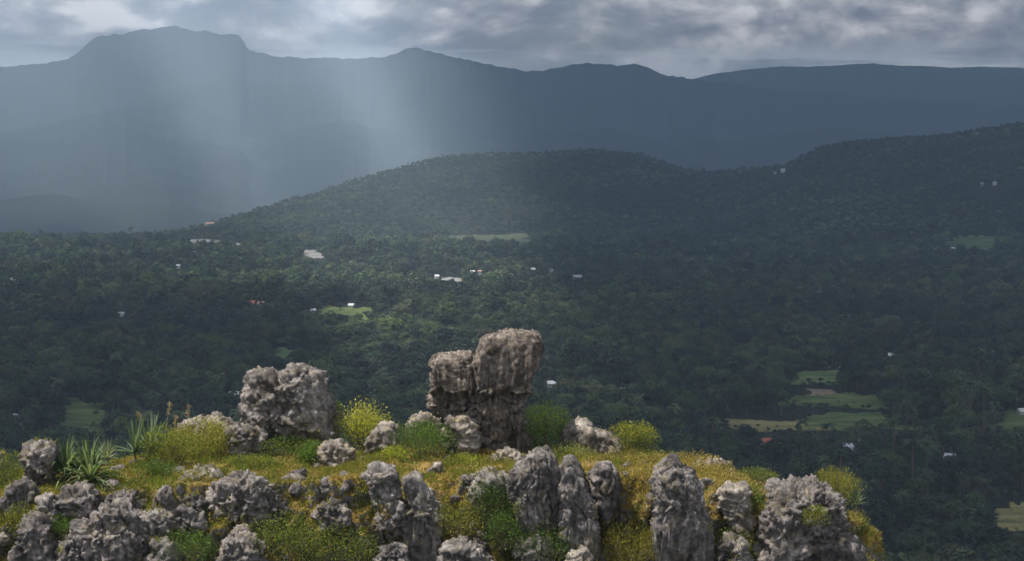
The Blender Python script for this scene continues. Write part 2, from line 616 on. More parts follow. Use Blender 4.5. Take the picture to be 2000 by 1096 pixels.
def field(name, quad, mat, label, nx=40, ny=48, step=13.0, bund=0.9, lift=0.35):
    """quad: four pixels (far-left, far-right, near-right, near-left) on the valley floor"""
    P = [ground_at(a, b) for a, b in quad]
    s = np.linspace(0, 1, nx)[None, :, None]
    t = np.linspace(0, 1, ny)[:, None, None]
    P = np.array(P)[:, :2]
    g = (1 - t) * ((1 - s) * P[0] + s * P[1]) + t * ((1 - s) * P[3] + s * P[2])
    cen = g.reshape(-1, 2).mean(0)
    rel = (g - cen).reshape(-1, 2)
    an = np.arctan2(rel[:, 1] / (np.ptp(P[:, 1]) + 1), rel[:, 0] / (np.ptp(P[:, 0]) + 1))
    wv = fbm(np.stack([np.cos(an) * 2.4 + cen[0] * 0.37, np.sin(an) * 2.4, np.full_like(an, cen[1] * 0.13)], 1), 4, 0.6)
    g = (cen + rel * (1 + 0.36 * wv)[:, None]).reshape(ny, nx, 2)
    x, y = g[..., 0].ravel(), g[..., 1].ravel()
    wob = 22 * perlin(p2(x, y, 130, 1.1)) * np.minimum(1, 1.0)
    edge = np.minimum(np.minimum(s, 1 - s), np.minimum(t, 1 - t)).ravel()
    z = H(x, y)
    ph = ((y + wob + 0.15 * x) / step) % 1.0
    bumps = bund * np.exp(-((ph - 0.5) / 0.12) ** 2)
    terr = (0.5 - ph) * 0.35
    z = z + lift + bumps + terr
    z = np.where(edge <= 1e-6, H(x, y) - 0.3, z)
    me = mesh_from(name, np.stack([x, y, z], 1), grid_faces(ny, nx)[:, ::-1])
    link(name, me, mat, kind='structure', label=label)
    CLEAR.append(np.concatenate([g[0, ::3], g[::3, -1], g[-1, ::-3], g[::-3, 0]]))


M_PADDY = mat_field('paddy', (0.055, 0.085, 0.03), (0.11, 0.15, 0.05), (0.19, 0.20, 0.08))
M_DIM = mat_field('dim_pasture', (0.045, 0.06, 0.035), (0.075, 0.095, 0.05), (0.11, 0.125, 0.07))
M_GOLD = mat_field('ripe_paddy', (0.13, 0.13, 0.05), (0.24, 0.205, 0.08), (0.33, 0.28, 0.13))
M_MEADOW = mat_field('meadow', (0.07, 0.11, 0.04), (0.13, 0.18, 0.065), (0.20, 0.24, 0.095))
M_SOIL = mat_field('bare_soil', (0.18, 0.13, 0.09), (0.27, 0.20, 0.145), (0.35, 0.28, 0.21))
M_GRAVEL = mat_field('pale_gravel', (0.18, 0.175, 0.16), (0.26, 0.25, 0.23), (0.34, 0.325, 0.30))

field('rice_field', [(1560, 770), (1715, 773), (1750, 800), (1530, 797)], M_PADDY, 'upper green terraced rice field in the middle of the right-hand valley')
field('rice_field', [(1590, 812), (1735, 812), (1765, 842), (1560, 840)], M_PADDY, 'lower green terraced rice field right of the golden strip')
field('rice_field', [(1400, 822), (1600, 826), (1610, 842), (1440, 846)], M_GOLD, 'ripe golden strip of rice at the near edge of the right-hand fields')
field('rice_field', [(1570, 726), (1645, 728), (1640, 752), (1540, 752)], M_MEADOW, 'small light green paddy at the far end of the right-hand fields')
field('bare_ground', [(1572, 765), (1625, 766), (1630, 775), (1575, 776)], M_SOIL, 'patch of bare reddish soil among the green paddies', lift=0.9)
field('rice_field', [(130, 784), (200, 786), (215, 850), (110, 858)], M_PADDY, 'striped green rice field at the left behind the spiky plants')
field('rice_field', [(1955, 806), (2080, 808), (2080, 850), (1960, 848)], M_PADDY, 'green terraces cut by the right edge of the picture')
field('rice_field', [(1955, 985), (2090, 990), (2090, 1045), (1930, 1040)], M_GOLD, 'yellow terraces in the lower right corner')
field('meadow', [(515, 682), (605, 686), (612, 712), (560, 712)], M_MEADOW, 'bright green meadow above the blocky boulder')
field('meadow', [(640, 598), (720, 604), (725, 640), (620, 632)], M_PADDY, 'pale green clearing in the left middle of the valley')
field('meadow', [(1865, 462), (1945, 464), (1935, 490), (1850, 486)], M_MEADOW, 'pale meadow at the foot of the right-hand hill')
field('meadow', [(880, 457), (1030, 458), (1040, 474), (870, 474)], M_DIM, 'long pale clearing at the foot of the middle hill')
field('bare_ground', [(352, 469), (440, 473), (445, 484), (380, 482)], M_GRAVEL, 'long pale gravel yard in the far left of the valley')
field('bare_ground', [(588, 488), (615, 490), (640, 507), (600, 506)], M_GRAVEL, 'grey gravel patch in the far valley right of the long yard')
field('bare_ground', [(858, 541), (905, 545), (908, 557), (866, 554)], M_GRAVEL, 'pale bare ground beside the pair of white gables')
field('road', [(1068, 624), (1084, 625), (1062, 650), (1044, 648)], M_SOIL, 'short brown track climbing through the trees above the tall rock', nx=10, ny=20)
field('bare_ground', [(455, 476), (482, 477), (486, 488), (456, 487)], M_GRAVEL, 'small pale yard at the right end of the long gravel yard')

# ------------------------------------------------------------------ unseen cloud bank, shaped to shade the valley and pass sun shafts
def build_shade_cloud():
    base = 1500.0
    xs = np.arange(-7600, 7600, 110.0)
    ys = np.arange(-400, 15800, 110.0)
    Y, X = np.meshgrid(ys, xs, indexing='ij')
    x, y = X.ravel(), Y.ravel()
    k = base / SUN.z
    fx, fy = x - SUN.x * k, y - SUN.y * k               # the ground this piece shades
    px = 1000 + F * fx / np.maximum(fy, 200)
    n = fbm(p2(x, y, 900, 5.5), 4)
    n2 = fbm(p2(x, y, 2600, 9.5), 3)
    th = np.ones_like(x)

    def hole(c, w, y0, y1, soft, depth=1.0):
        a = np.abs(px - c + 70 * n) / w
        b = sstep((fy - y0 + 350 * n2) / 500) * sstep((y1 - fy + 350 * n2) / 700)
        return depth * sstep((1.35 - a) / soft) * b

    def window(lo, hi, soft, y0, y1, ys_):
        w = sstep((px - lo + 90 * n) / soft) * sstep((hi - px + 90 * n) / soft)
        return w * sstep((fy - y0 + 300 * n2) / ys_) * sstep((y1 - fy + 300 * n2) / ys_)

    # ragged openings: the sun breaks through over the left half of the valley
    stk = 0.5 + 0.5 * np.tanh(3.0 * perlin(np.stack([px / 230.0 + 0.35, fy / 5200.0, 0 * px + 4.2], 1)) + 0.35)
    far_open = window(-400, 1150, 330, 5600, 12600, 900) * (0.68 + 0.32 * stk)
    mid_open = np.maximum(window(230, 1210, 300, 700, 4000, 400), 0.72 * window(-400, 900, 300, 1300, 4000, 600)) * (0.80 + 0.20 * stk)
    beams = np.maximum(hole(450, 120, 5000, 12200, 1.0), hole(780, 120, 3200, 12000, 1.0))
    th -= np.clip(np.maximum(np.maximum(far_open * 0.93, mid_open * 0.94), beams * 0.97), 0, 1)
    near = sstep((fy - 190 + 50 * n) / 170)               # the outcrop itself stands in the sun
    th = np.clip(th, 0, 1) * near
    edge = np.minimum(np.minimum(x + 7600, 7500 - x), np.minimum(5000 + 0 * y, 15750 - y))
    th = th * sstep(edge / 500)
    top = base + 60 + th * (150 + 190 * np.clip(n + 0.4, 0, 2))
    bot = base + 60 - th * (60 + 90 * np.clip(n2 + fbm(p2(x, y, 420, 2.1), 3) * 0.6 + 0.3, 0, 2))
    nr, nc = len(ys), len(xs)
    f = grid_faces(nr, nc)
    keep = th[f].max(1) > 0.02
    f = f[keep]
    nv = len(x)
    v = np.concatenate([np.stack([x, y, top], 1), np.stack([x, y, bot], 1)])
    faces = np.concatenate([f, f[:, ::-1] + nv])
    tt = np.concatenate([th, th])
    me = mesh_from('cloud', v, faces, colors=np.stack([tt, tt, tt], 1))
    m, nt, out = new_mat('shade_cloud')
    a = nt.nodes.new('ShaderNodeAttribute')
    a.attribute_name = 'tint'
    dens = ramp(nt, a.outputs['Fac'], [(0.0, 0.0), (1.0, 1.0)])
    d = nt.nodes.new('ShaderNodeBsdfDiffuse')
    d.inputs[0].default_value = (0.93, 0.94, 0.96, 1)
    t = nt.nodes.new('ShaderNodeBsdfTranslucent')
    t.inputs[0].default_value = (0.50, 0.77, 1.0, 1)  # blue tint puts the cool light under the cloud into its colour
    mx = nt.nodes.new('ShaderNodeMixShader')
    mx.inputs[0].default_value = 0.13
    nt.links.new(d.outputs[0], mx.inputs[1])
    nt.links.new(t.outputs[0], mx.inputs[2])
    tr = nt.nodes.new('ShaderNodeBsdfTransparent')
    m2 = nt.nodes.new('ShaderNodeMixShader')
    nt.links.new(dens, m2.inputs[0])
    nt.links.new(tr.outputs[0], m2.inputs[1])
    nt.links.new(mx.outputs[0], m2.inputs[2])
    nt.links.new(m2.outputs[0], out.inputs[0])
    link('cloud', me, m, label='unseen cloud bank above the view, with gaps, shaped to shade the valley', cat='cloud')


build_shade_cloud()

# ------------------------------------------------------------------ haze
def build_haze():
    x0, x1, y0, y1, z0, z1 = -8000, 8000, -2500, 17500, -320, 985
    v = [(x0, y0, z0), (x1, y0, z0), (x1, y1, z0), (x0, y1, z0), (x0, y0, z1), (x1, y0, z1), (x1, y1, z1), (x0, y1, z1)]
    f = [(0, 3, 2, 1), (4, 5, 6, 7), (0, 1, 5, 4), (1, 2, 6, 5), (2, 3, 7, 6), (3, 0, 4, 7)]
    me = mesh_from('haze', v, f, smooth=False)
    m, nt, out = new_mat('haze')
    pv = nt.nodes.new('ShaderNodeVolumePrincipled')
    pv.inputs['Color'].default_value = (0.63, 0.80, 1.0, 1)
    pv.inputs['Density'].default_value = 9.0e-5
    pv.inputs['Anisotropy'].default_value = 0.1
    nt.links.new(pv.outputs[0], out.inputs['Volume'])
    link('haze', me, m, kind='stuff', label='pale blue haze filling the valley air')


build_haze()

# ------------------------------------------------------------------ the outcrop ridge
CREST = np.array([(-600, 925), (0, 918), (60, 905), (250, 890), (400, 884), (500, 880), (640, 880), (720, 872), (850, 872), (1000, 880),
                  (1100, 880), (1200, 889), (1300, 898), (1400, 908), (1450, 925), (1500, 945), (1560, 952), (1620, 962), (1650, 985),
                  (1680, 1050), (1700, 1150), (1740, 1400), (1800, 1900)], float)
LIP = np.array([(-600, 975), (0, 962), (200, 955), (400, 938), (600, 932), (700, 925), (900, 932), (1000, 920), (1250, 918), (1400, 936),
                (1500, 958), (1600, 985), (1650, 1020), (1680, 1080), (1700, 1180), (1740, 1450), (1800, 1950)], float)


def build_ridge():
    pxs = np.linspace(-500, 1790, 760)
    s_keys = np.array([0, 0.42, 0.50, 0.74, 0.84, 1.0])
    ss = np.concatenate([np.linspace(0, 0.2, 8)[:-1], np.linspace(0.2, 0.52, 75)[:-1], np.linspace(0.52, 0.78, 50)[:-1], np.linspace(0.78, 1, 16)])
    V = np.zeros((len(ss), len(pxs), 3))
    for i, px in enumerate(pxs):
        lp = at(px, np.interp(px, LIP[:, 0], LIP[:, 1]), 59.0)
        cr = at(px, np.interp(px, CREST[:, 0], CREST[:, 1]), 64.0)
        yk = np.array([57.2, 58.55, 59.0, 63.6, 66.0, 74.0])
        zl = lp[2]
        zk = np.array([zl - 9.0, zl - 1.6, zl - 0.15, cr[2], cr[2] - 1.2, cr[2] - 14.0])
        yy = np.interp(ss, s_keys, yk)
        zz = np.interp(ss, s_keys, zk)
        V[:, i, 0] = (px - 1000) / F * 60.0
        V[:, i, 1] = yy
        V[:, i, 2] = zz
    # round the profile
    for _ in range(4):
        V[1:-1, :, 1:] = 0.5 * V[1:-1, :, 1:] + 0.25 * (V[:-2, :, 1:] + V[2:, :, 1:])
    v = V.reshape(-1, 3)
    f = grid_faces(len(ss), len(pxs))
    n = vertex_normals(v, f)
    q = v.copy()
    amp = 0.42 * fbm(q * 0.55, 3) + 0.16 * ridged(q * 1.5 + 3, 3) + 0.07 * fbm(q * 5.0, 3) - 0.1
    topness = sstep((n[:, 2] - 0.5) / 0.4)
    amp = amp + (1 - topness) * (0.30 * ridged(q * np.array([0.8, 0.8, 0.45]) + 8, 4) - 0.08 * (0.5 - worley(q * 3.2)))
    v = v + n * (amp * (1 - 0.65 * topness))[:, None]
    me = mesh_from('ridge', v, f)
    m, nt, out = new_mat('mossy_ground')
    c = N(nt, 'ShaderNodeNewGeometry').outputs['Position']
    a = noise_tex(nt, c, 0.7, 5, 0.6, 0.3)
    b = noise_tex(nt, c, 3.0, 6, 0.65, 0.3)
    d = noise_tex(nt, c, 14.0, 5, 0.7)
    col = ramp(nt, math_n(nt, 'ADD', math_n(nt, 'MULTIPLY', a, 0.5), math_n(nt, 'MULTIPLY', b, 0.5)),
               [(0.34, (0.055, 0.060, 0.018)), (0.44, (0.12, 0.105, 0.03)), (0.52, (0.24, 0.165, 0.05)), (0.60, (0.16, 0.10, 0.05)), (0.68, (0.26, 0.235, 0.22))])
    col = mix_c(nt, 0.6, col, ramp(nt, d, [(0.3, 0.45), (0.7, 1.5)]), 'MULTIPLY')
    sn = nt.nodes.new('ShaderNodeSeparateXYZ')             # bare rock where it is steep
    nt.links.new(N(nt, 'ShaderNodeNewGeometry').outputs['Normal'], sn.inputs[0])
    st = math_n(nt, 'ADD', sn.outputs[2], math_n(nt, 'MULTIPLY', math_n(nt, 'SUBTRACT', b, 0.5), 1.6))
    rk = ramp(nt, d, [(0.35, (0.07, 0.062, 0.06)), (0.5, (0.16, 0.145, 0.14)), (0.66, (0.32, 0.29, 0.27))])
    col = mix_c(nt, ramp(nt, st, [(0.12, 1.0), (0.32, 0.0)]), col, rk)
    principled(nt, out, col, 0.95, d, 0.7, 0.06, 0.1)
    link('ridge', me, m, kind='structure', label='rocky grassy ridge in the foreground')
    return v, f, vertex_normals(v, f)


RV, RF, RN = build_ridge()


def ridge_top(x, y):
    """height of the ridge surface near x, y"""
    d = (RV[:, 0] - x) ** 2 + (RV[:, 1] - y) ** 2
    k = np.argpartition(d, 6)[:6]
    return float(RV[k, 2].max())


# ------------------------------------------------------------------ boulders
def join(parts):
    vs, fs, o = [], [], 0
    for v, f in parts:
        vs.append(v)
        fs.append(f + o)
        o += len(v)
    return np.concatenate(vs), np.concatenate(fs)


_ico = {}


def ico(sub):
    if sub not in _ico:
        bm = bmesh.new()
        bmesh.ops.create_icosphere(bm, subdivisions=sub, radius=1.0)
        v = np.array([p.co[:] for p in bm.verts])
        f = np.array([[p.index for p in q.verts] for q in bm.faces])
        bm.free()
        _ico[sub] = (v, f)
    return _ico[sub]


def poly_radius(poly, ang):
    """distance from the origin to a star-shaped outline in each direction"""
    c, s = np.cos(ang), np.sin(ang)
    best = np.zeros_like(ang)
    n = len(poly)
    for i in range(n):
        ax, az = poly[i]
        bx, bz = poly[(i + 1) % n]
        ex, ez = bx - ax, bz - az
        den = c * ez - s * ex
        den = np.where(np.abs(den) < 1e-9, 1e-9, den)
        t = (ax * ez - az * ex) / den
        u = (ax * s - az * c) / den
        ok = (t > 0) & (u >= -1e-3) & (u <= 1.001)
        best = np.where(ok & (t > best), t, best)
    return best


ROCK_SURF = []


def rock(label, pts, Y, T, mat, sub=5, style='pitted', seed=0, group=None, center=None, flat=0.32, rough=1.0, name='boulder', lean=0.0, extra=None, cleft=None):
    pts = np.array(pts, float)
    c = pts.mean(0) if center is None else np.array(center, float)
    C = at(c[0], c[1], Y)
    poly = []
    for a, b in pts:
        p = at(a, b, Y)
        poly.append((p[0] - C[0], p[2] - C[2]))
    # finer, uneven outline
    fine = []
    for i in range(len(poly)):
        a, b = np.array(poly[i]), np.array(poly[(i + 1) % len(poly)])
        for t in (0.0, 0.34, 0.67):
            fine.append(a * (1 - t) + b * t)
    d, f = ico(sub)
    rho = np.sqrt(d[:, 0] ** 2 + d[:, 2] ** 2)
    ang = np.arctan2(d[:, 2], d[:, 0])
    # smooth the radius a little
    r = (poly_radius(fine, ang) * 2 + poly_radius(fine, ang + 0.05) + poly_radius(fine, ang - 0.05)) / 4
    pw = 6.5 if flat < 0.25 else 3.4             # how boxy the body is from front to back
    nrm = (rho ** pw + np.abs(d[:, 1]) ** pw) ** (1 / pw)
    rr = r * rho / nrm
    th = T * d[:, 1] / nrm
    v = np.stack([rr * np.cos(ang), th, rr * np.sin(ang)], 1)
    v[:, 1] += lean * v[:, 2]
    if style == 'fluted':                    # the heads jut out over a narrower body
        hd = sstep((v[:, 2] + C[2] - 112.0 + 0.12 * fbm(v * 1.4, 2)) / 0.14)
        v[:, 1] *= 0.76 + 0.24 * hd
    n = vertex_normals(v, f)
    v0 = v
    q = v + seed * 7.31 + 40
    size = min(1.0, max(np.ptp(pts[:, 0]), np.ptp(pts[:, 1])) / 110.0)
    warp = q + 0.22 * np.stack([fbm(q * 1.3, 2), fbm(q * 1.3 + 9, 2), fbm(q * 1.3 + 19, 2)], 1)
    crack = np.exp(-(np.abs(perlin(warp * np.array([1.1, 1.1, 0.9]))) / 0.035) ** 2) * 0.10 \
        + np.exp(-(np.abs(perlin(warp * 2.6 + 3)) / 0.06) ** 2) * 0.05
    fine_r = 0.06 * ridged(warp * 4.2, 3) + 0.028 * ridged(q * 10.5, 2)
    pits = -0.13 * (0.55 - worley(warp * 2.9)) - 0.07 * (0.5 - worley(warp * 6.8))
    cv, cj = cells(warp * np.array([1.5, 1.5, 1.9]))
    cv2, cj2 = cells(warp * np.array([4.2, 4.2, 5.0]) + 7)
    fis = np.exp(-(np.abs(perlin(warp * np.array([1.5, 1.5, 0.28]) + 11)) / 0.035) ** 2)
    flute = ridged(warp * np.array([4.6, 4.6, 0.7]) + 2, 2)
    joint = 0.12 * np.exp(-(cj / 0.07) ** 2) + 0.05 * np.exp(-(cj2 / 0.10) ** 2)
    block = 0.24 * (cv - 0.5) + 0.085 * (cv2 - 0.5) - joint
    if style == 'pitted':
        dz = 0.20 * fbm(q * 0.8, 3) + 0.13 * ridged(q * 1.9, 3) + 0.4 * pits + 1.1 * fine_r - crack + block + 0.045 * flute - 0.14 * fis
    elif style == 'fluted':
        up = sstep((v[:, 2] + C[2] - 112.1 + 0.2 * fbm(q * 0.9, 2)) / 0.3)
        qs = q * np.array([5.0, 5.0, 0.5])
        qh = warp * np.array([1.2, 1.2, 4.5])
        dz = 0.08 * fbm(q * 0.8, 3) + up * (0.10 * ridged(qs, 2) + 0.05 * ridged(qs * 2.1, 2) - 0.6 * crack) \
            + (1 - up) * (0.17 * ridged(qh, 3) + 1.3 * pits - 1.2 * crack - 0.08 + 1.0 * fine_r + 1.1 * block) + 0.4 * fine_r + 0.25 * block
    elif style == 'layered':
        qh = warp * np.array([0.9, 0.9, 6.0])
        dz = 0.12 * fbm(q * 0.9, 3) + 0.13 * ridged(qh, 3) + 0.4 * pits + fine_r - 0.7 * crack + 0.8 * block
    else:   # column with long shallow furrows
        qs = warp * np.array([2.4, 2.4, 0.6])
        dz = 0.17 * fbm(q * 0.7, 3) + 0.12 * ridged(qs, 3) + 0.15 * pits + 0.9 * fine_r - crack + 0.4 * block + 0.10 * flute - 0.24 * fis
    if cleft is not None:                    # deep joint between the two heads
        x0 = at(cleft, 700, Y)[0] - C[0]
        dz = dz - 0.15 * np.exp(-((v[:, 0] - x0 - 0.06 * perlin(q * 1.5)) / 0.075) ** 2) * sstep((v[:, 2] + C[2] - 111.0) / 0.6)
    rough = rough * {'column': 0.62, 'pitted': 0.88, 'smooth': 0.62}.get(style, 1.0)
    if style in ('column', 'smooth'):
        dz = dz + 0.05 * ridged(q * np.array([9.0, 9.0, 7.0]), 2)
    dz = (dz - dz.mean() - (0.075 if style == 'fluted' else 0.005)) * rough * (0.35 + 0.65 * size)
    v = v + n * dz[:, None]
    if style == 'layered':     # beds: pull in along some levels
        lev = np.sin(v[:, 2] * 13 + 2.5 * fbm(v * 1.4 + seed, 2))
        v[:, :2] *= (1 + 0.05 * lev)[:, None]
    if extra is not None:                    # a further lobe of the same rock
        ev, ef = extra
        v, f = join([(v, f), (ev - C, ef)])
    if name == 'lobe':
        return v + C, f
    me = mesh_from(name, v, f)
    if style != 'fluted':
        ROCK_SURF.append((v + C, vertex_normals(v, f), v[:, 2]))
    return link(name, me, mat, loc=C, label=label, cat='rock', group=group)


ROCKS = 'limestone rocks on the ridge'
rock('broad blocky grey boulder with notched top, largest left of the tall rock',
     [(476, 795), (480, 765), (490, 730), (505, 720), (532, 720), (552, 731), (566, 719), (583, 719), (598, 734), (612, 729), (628, 733),
      (631, 755), (641, 780), (656, 802), (657, 828), (664, 855), (610, 868), (560, 862), (538, 848), (522, 842), (490, 840), (484, 818)],
     64.6, 1.35, M_ROCK, 6, 'pitted', 1, ROCKS)
left_head = rock('', [(838, 706), (845, 694), (885, 690), (918, 689), (940, 700), (965, 745), (968, 800), (940, 850), (905, 842), (890, 826),
                      (868, 808), (850, 794), (844, 760)], 63.9, 1.3, M_PILLAR, 6, 'fluted', 42, name='lobe', flat=0.20, cleft=927)
rock('tall dark fluted rock with two stepped heads, an overhang on its right',
     [(920, 725), (927, 684), (936, 665), (960, 655), (988, 646), (1012, 647), (1040, 650), (1058, 652),
      (1057, 690), (1047, 722), (1032, 752), (1023, 778), (1022, 805), (1025, 845), (1030, 905), (985, 912), (940, 908), (906, 900),
      (908, 852), (912, 800), (916, 760)],
     64.0, 1.4, M_PILLAR, 6, 'fluted', 2, ROCKS, center=(968, 765), flat=0.20, extra=left_head, cleft=929)
rock('rubbly grey rock under the left foot of the blocky boulder',
     [(450, 842), (468, 828), (505, 832), (524, 850), (522, 882), (505, 905), (462, 900), (451, 868)], 63.4, 0.7, M_ROCK, 5, 'pitted', 3, ROCKS)
rock('pale layered rubble rock against the left foot of the tall rock',
     [(868, 840), (878, 818), (910, 808), (932, 828), (936, 872), (925, 902), (882, 895), (868, 868)], 62.7, 0.6, M_PALE, 5, 'layered', 4, ROCKS)
rock('rounded pale boulder half hidden behind the green bush left of the tall rock',
     [(795, 828), (808, 811), (835, 807), (852, 815), (870, 824), (878, 845), (862, 872), (810, 872), (797, 850)], 64.8, 0.6, M_PALE, 5, 'smooth', 5, ROCKS)
rock('slanting pale boulder beside the yellow bush',
     [(716, 872), (727, 846), (745, 830), (765, 827), (776, 842), (774, 870), (757, 888), (730, 900), (714, 896)], 62.6, 0.45, M_PALE, 5, 'pitted', 6, ROCKS, rough=0.8)
rock('low rounded boulder below the blocky boulder and left of the slanting one',
     [(625, 888), (638, 871), (660, 865), (682, 872), (698, 882), (694, 912), (668, 922), (638, 918), (627, 902)], 61.8, 0.5, M_PALE, 5, 'pitted', 7, ROCKS)
rock('sloping pale boulder between two bushes right of the tall rock',
     [(1094, 855), (1104, 832), (1130, 820), (1151, 825), (1165, 838), (1190, 848), (1212, 864), (1222, 884), (1205, 902), (1170, 905), (1130, 900), (1100, 885)],
     63.6, 0.75, M_PALE, 5, 'smooth', 8, ROCKS)
rock('dark knobbly boulder left of the big strap-leaved plant',
     [(46, 890), (58, 871), (80, 865), (102, 870), (114, 887), (108, 912), (94, 938), (76, 962), (58, 950), (50, 918)], 60.2, 0.6, M_GREY, 5, 'pitted', 9, ROCKS)
rock('warm pale boulder behind the yellow-green shrubs left of the blocky boulder',
     [(347, 845), (361, 823), (385, 814), (401, 819), (411, 811), (431, 812), (450, 826), (457, 855), (440, 885), (370, 885), (350, 868)], 65.4, 0.7, M_PALE, 5, 'smooth', 10, ROCKS)
rock('small flat grey rock above the jagged slab at left',
     [(340, 942), (351, 925), (372, 915), (405, 919), (430, 926), (444, 945), (424, 962), (380, 962), (348, 956)], 59.6, 0.55, M_ROCK, 5, 'pitted', 11, ROCKS)
rock('jagged grey slab below the golden grass at left',
     [(396, 978), (428, 945), (460, 931), (492, 929), (522, 940), (543, 965), (560, 992), (545, 1016), (492, 1022), (450, 1016), (412, 1004)],
     58.6, 0.75, M_ROCK, 6, 'pitted', 12, ROCKS)
rock('flat-topped layered block below the big strap-leaved plant',
     [(115, 965), (122, 951), (150, 949), (178, 951), (193, 966), (191, 990), (200, 1012), (170, 1024), (122, 1016), (115, 988)], 58.3, 0.6, M_GREY, 5, 'layered', 13, ROCKS)
rock('big lumpy dark rock at the lower left under the layered block',
     [(150, 1055), (160, 1020), (200, 990), (242, 984), (272, 1005), (283, 1040), (290, 1085), (270, 1130), (180, 1140), (150, 1100)], 57.6, 0.85, M_GREY, 6, 'pitted', 14, ROCKS)
rock('pitted grey rock right of the big lumpy one at the lower left',
     [(256, 1022), (275, 1000), (310, 994), (337, 1005), (341, 1032), (328, 1066), (290, 1070), (262, 1055)], 57.9, 0.55, M_ROCK, 5, 'pitted', 15, ROCKS)
rock('dark rock in the bottom left corner',
     [(28, 1065), (48, 1020), (75, 1008), (97, 1030), (112, 1060), (118, 1110), (40, 1125), (24, 1095)], 57.6, 0.6, M_GREY, 5, 'pitted', 16, ROCKS)
rock('low grey rock at the left edge above the corner rock',
     [(2, 978), (18, 950), (45, 938), (70, 955), (75, 985), (52, 1006), (15, 1006)], 58.6, 0.5, M_GREY, 5, 'pitted', 17, ROCKS)
rock('small dark lump at the bottom between the corner rock and the lumpy one',
     [(112, 1090), (123, 1058), (145, 1050), (162, 1070), (170, 1115), (112, 1125)], 57.2, 0.4, M_GREY, 5, 'pitted', 18, ROCKS)
rock('left half of the split grey rock standing in the cliff below the slanting boulder',
     [(720, 930), (738, 914), (763, 919), (773, 945), (772, 975), (792, 1000), (804, 1030), (795, 1055), (765, 1035), (740, 1008), (723, 978)], 58.0, 0.65, M_ROCK, 6, 'pitted', 19, ROCKS)
rock('right half of the split grey rock, tapering to a narrow top',
     [(786, 940), (804, 917), (816, 930), (823, 950), (837, 966), (852, 1000), (861, 1042), (860, 1125), (805, 1125), (792, 1050), (797, 995), (790, 962)], 57.9, 0.6, M_ROCK, 5, 'pitted', 20, ROCKS)
rock('widest grey column of the three in the cliff below the tall rock',
     [(996, 935), (1008, 905), (1035, 885), (1066, 874), (1082, 890), (1089, 920), (1092, 1000), (1088, 1040), (1040, 1052), (1014, 1030), (1008, 992), (998, 962)],
     57.8, 0.8, M_GREY, 6, 'column', 21, ROCKS)
rock('middle column of the three in the cliff, broadening downwards',
     [(1091, 930), (1100, 900), (1118, 894), (1131, 914), (1142, 945), (1162, 985), (1170, 1042), (1165, 1125), (1110, 1125), (1094, 1062), (1091, 1000)],
     57.6, 0.7, M_GREY, 6, 'column', 22, ROCKS)
rock('narrow right-hand column of the three, pointed at the bottom',
     [(1152, 930), (1164, 906), (1188, 901), (1206, 925), (1208, 972), (1198, 1008), (1182, 1030), (1165, 985), (1155, 958)], 58.0, 0.55, M_GREY, 5, 'column', 23, ROCKS)
rock('lone tall grey column with a pointed tip right of the three columns',
     [(1272, 945), (1283, 915), (1299, 905), (1312, 891), (1323, 905), (1351, 920), (1369, 950), (1377, 1000), (1388, 1050), (1392, 1130), (1272, 1130), (1278, 1025), (1276, 972)],
     57.6, 0.85, M_GREY, 6, 'column', 24, ROCKS)
rock('massive rough rock at the right end of the ridge',
     [(1494, 985), (1512, 952), (1550, 944), (1590, 944), (1622, 960), (1642, 985), (1644, 1012), (1664, 1042), (1690, 1075), (1706, 1140), (1458, 1140), (1478, 1065), (1492, 1015)],
     58.6, 1.3, M_GREY, 6, 'pitted', 25, ROCKS, rough=1.15)
rock('pale crumbling rock between the lone column and the massive right rock',
     [(1400, 968), (1418, 954), (1450, 956), (1464, 980), (1470, 1012), (1476, 1045), (1444, 1060), (1418, 1018), (1402, 994)], 58.3, 0.5, M_PALE, 5, 'layered', 26, ROCKS)
rock('flat slab on the skyline right of the lone column',
     [(1342, 910), (1364, 902), (1400, 899), (1427, 904), (1431, 920), (1400, 928), (1358, 926)], 63.0, 0.4, M_PALE, 5, 'layered', 27, ROCKS)
rock('small brown rock at the foot of the tall rock',
     [(950, 900), (974, 881), (1010, 882), (1024, 900), (1004, 922), (962, 920)], 61.8, 0.4, M_PALE, 5, 'pitted', 28, ROCKS)
rock('grey rock half grown over left of the widest column',
     [(912, 945), (938, 922), (982, 922), (994, 950), (978, 985), (952, 1012), (926, 998), (914, 970)], 58.6, 0.5, M_ROCK, 5, 'pitted', 29, ROCKS)
rock('rough pale rock at the bottom edge below the middle column',
     [(1100, 1110), (1112, 1078), (1136, 1068), (1152, 1088), (1156, 1125), (1104, 1130)], 56.9, 0.4, M_PALE, 5, 'pitted', 30, ROCKS)
rock('broken grey rock at the bottom edge right of the split rock',
     [(862, 1100), (872, 1066), (905, 1058), (945, 1072), (960, 1105), (940, 1130), (870, 1130)], 57.0, 0.5, M_ROCK, 5, 'pitted', 31, ROCKS)
rock('grey broken rock at the bottom edge below the jagged slab',
     [(420, 1100), (438, 1062), (470, 1050), (500, 1060), (520, 1092), (512, 1125), (428, 1130)], 57.0, 0.5, M_ROCK, 5, 'pitted', 32, ROCKS)
rock('small pinkish rock sunk in the cliff below the jagged slab',
     [(450, 1040), (462, 1026), (482, 1026), (492, 1040), (480, 1054), (458, 1054)], 57.6, 0.28, M_PALE, 4, 'pitted', 33, ROCKS)
rock('small grey rock in the golden face left of the split rock',
     [(626, 950), (634, 934), (652, 932), (660, 950), (652, 970), (634, 972)], 58.8, 0.25, M_ROCK, 4, 'pitted', 34, ROCKS)
rock('tiny rounded rock beside the left half of the split rock',
     [(680, 955), (685, 942), (696, 940), (702, 952), (698, 966), (686, 968)], 58.7, 0.18, M_ROCK, 4, 'pitted', 35, ROCKS)
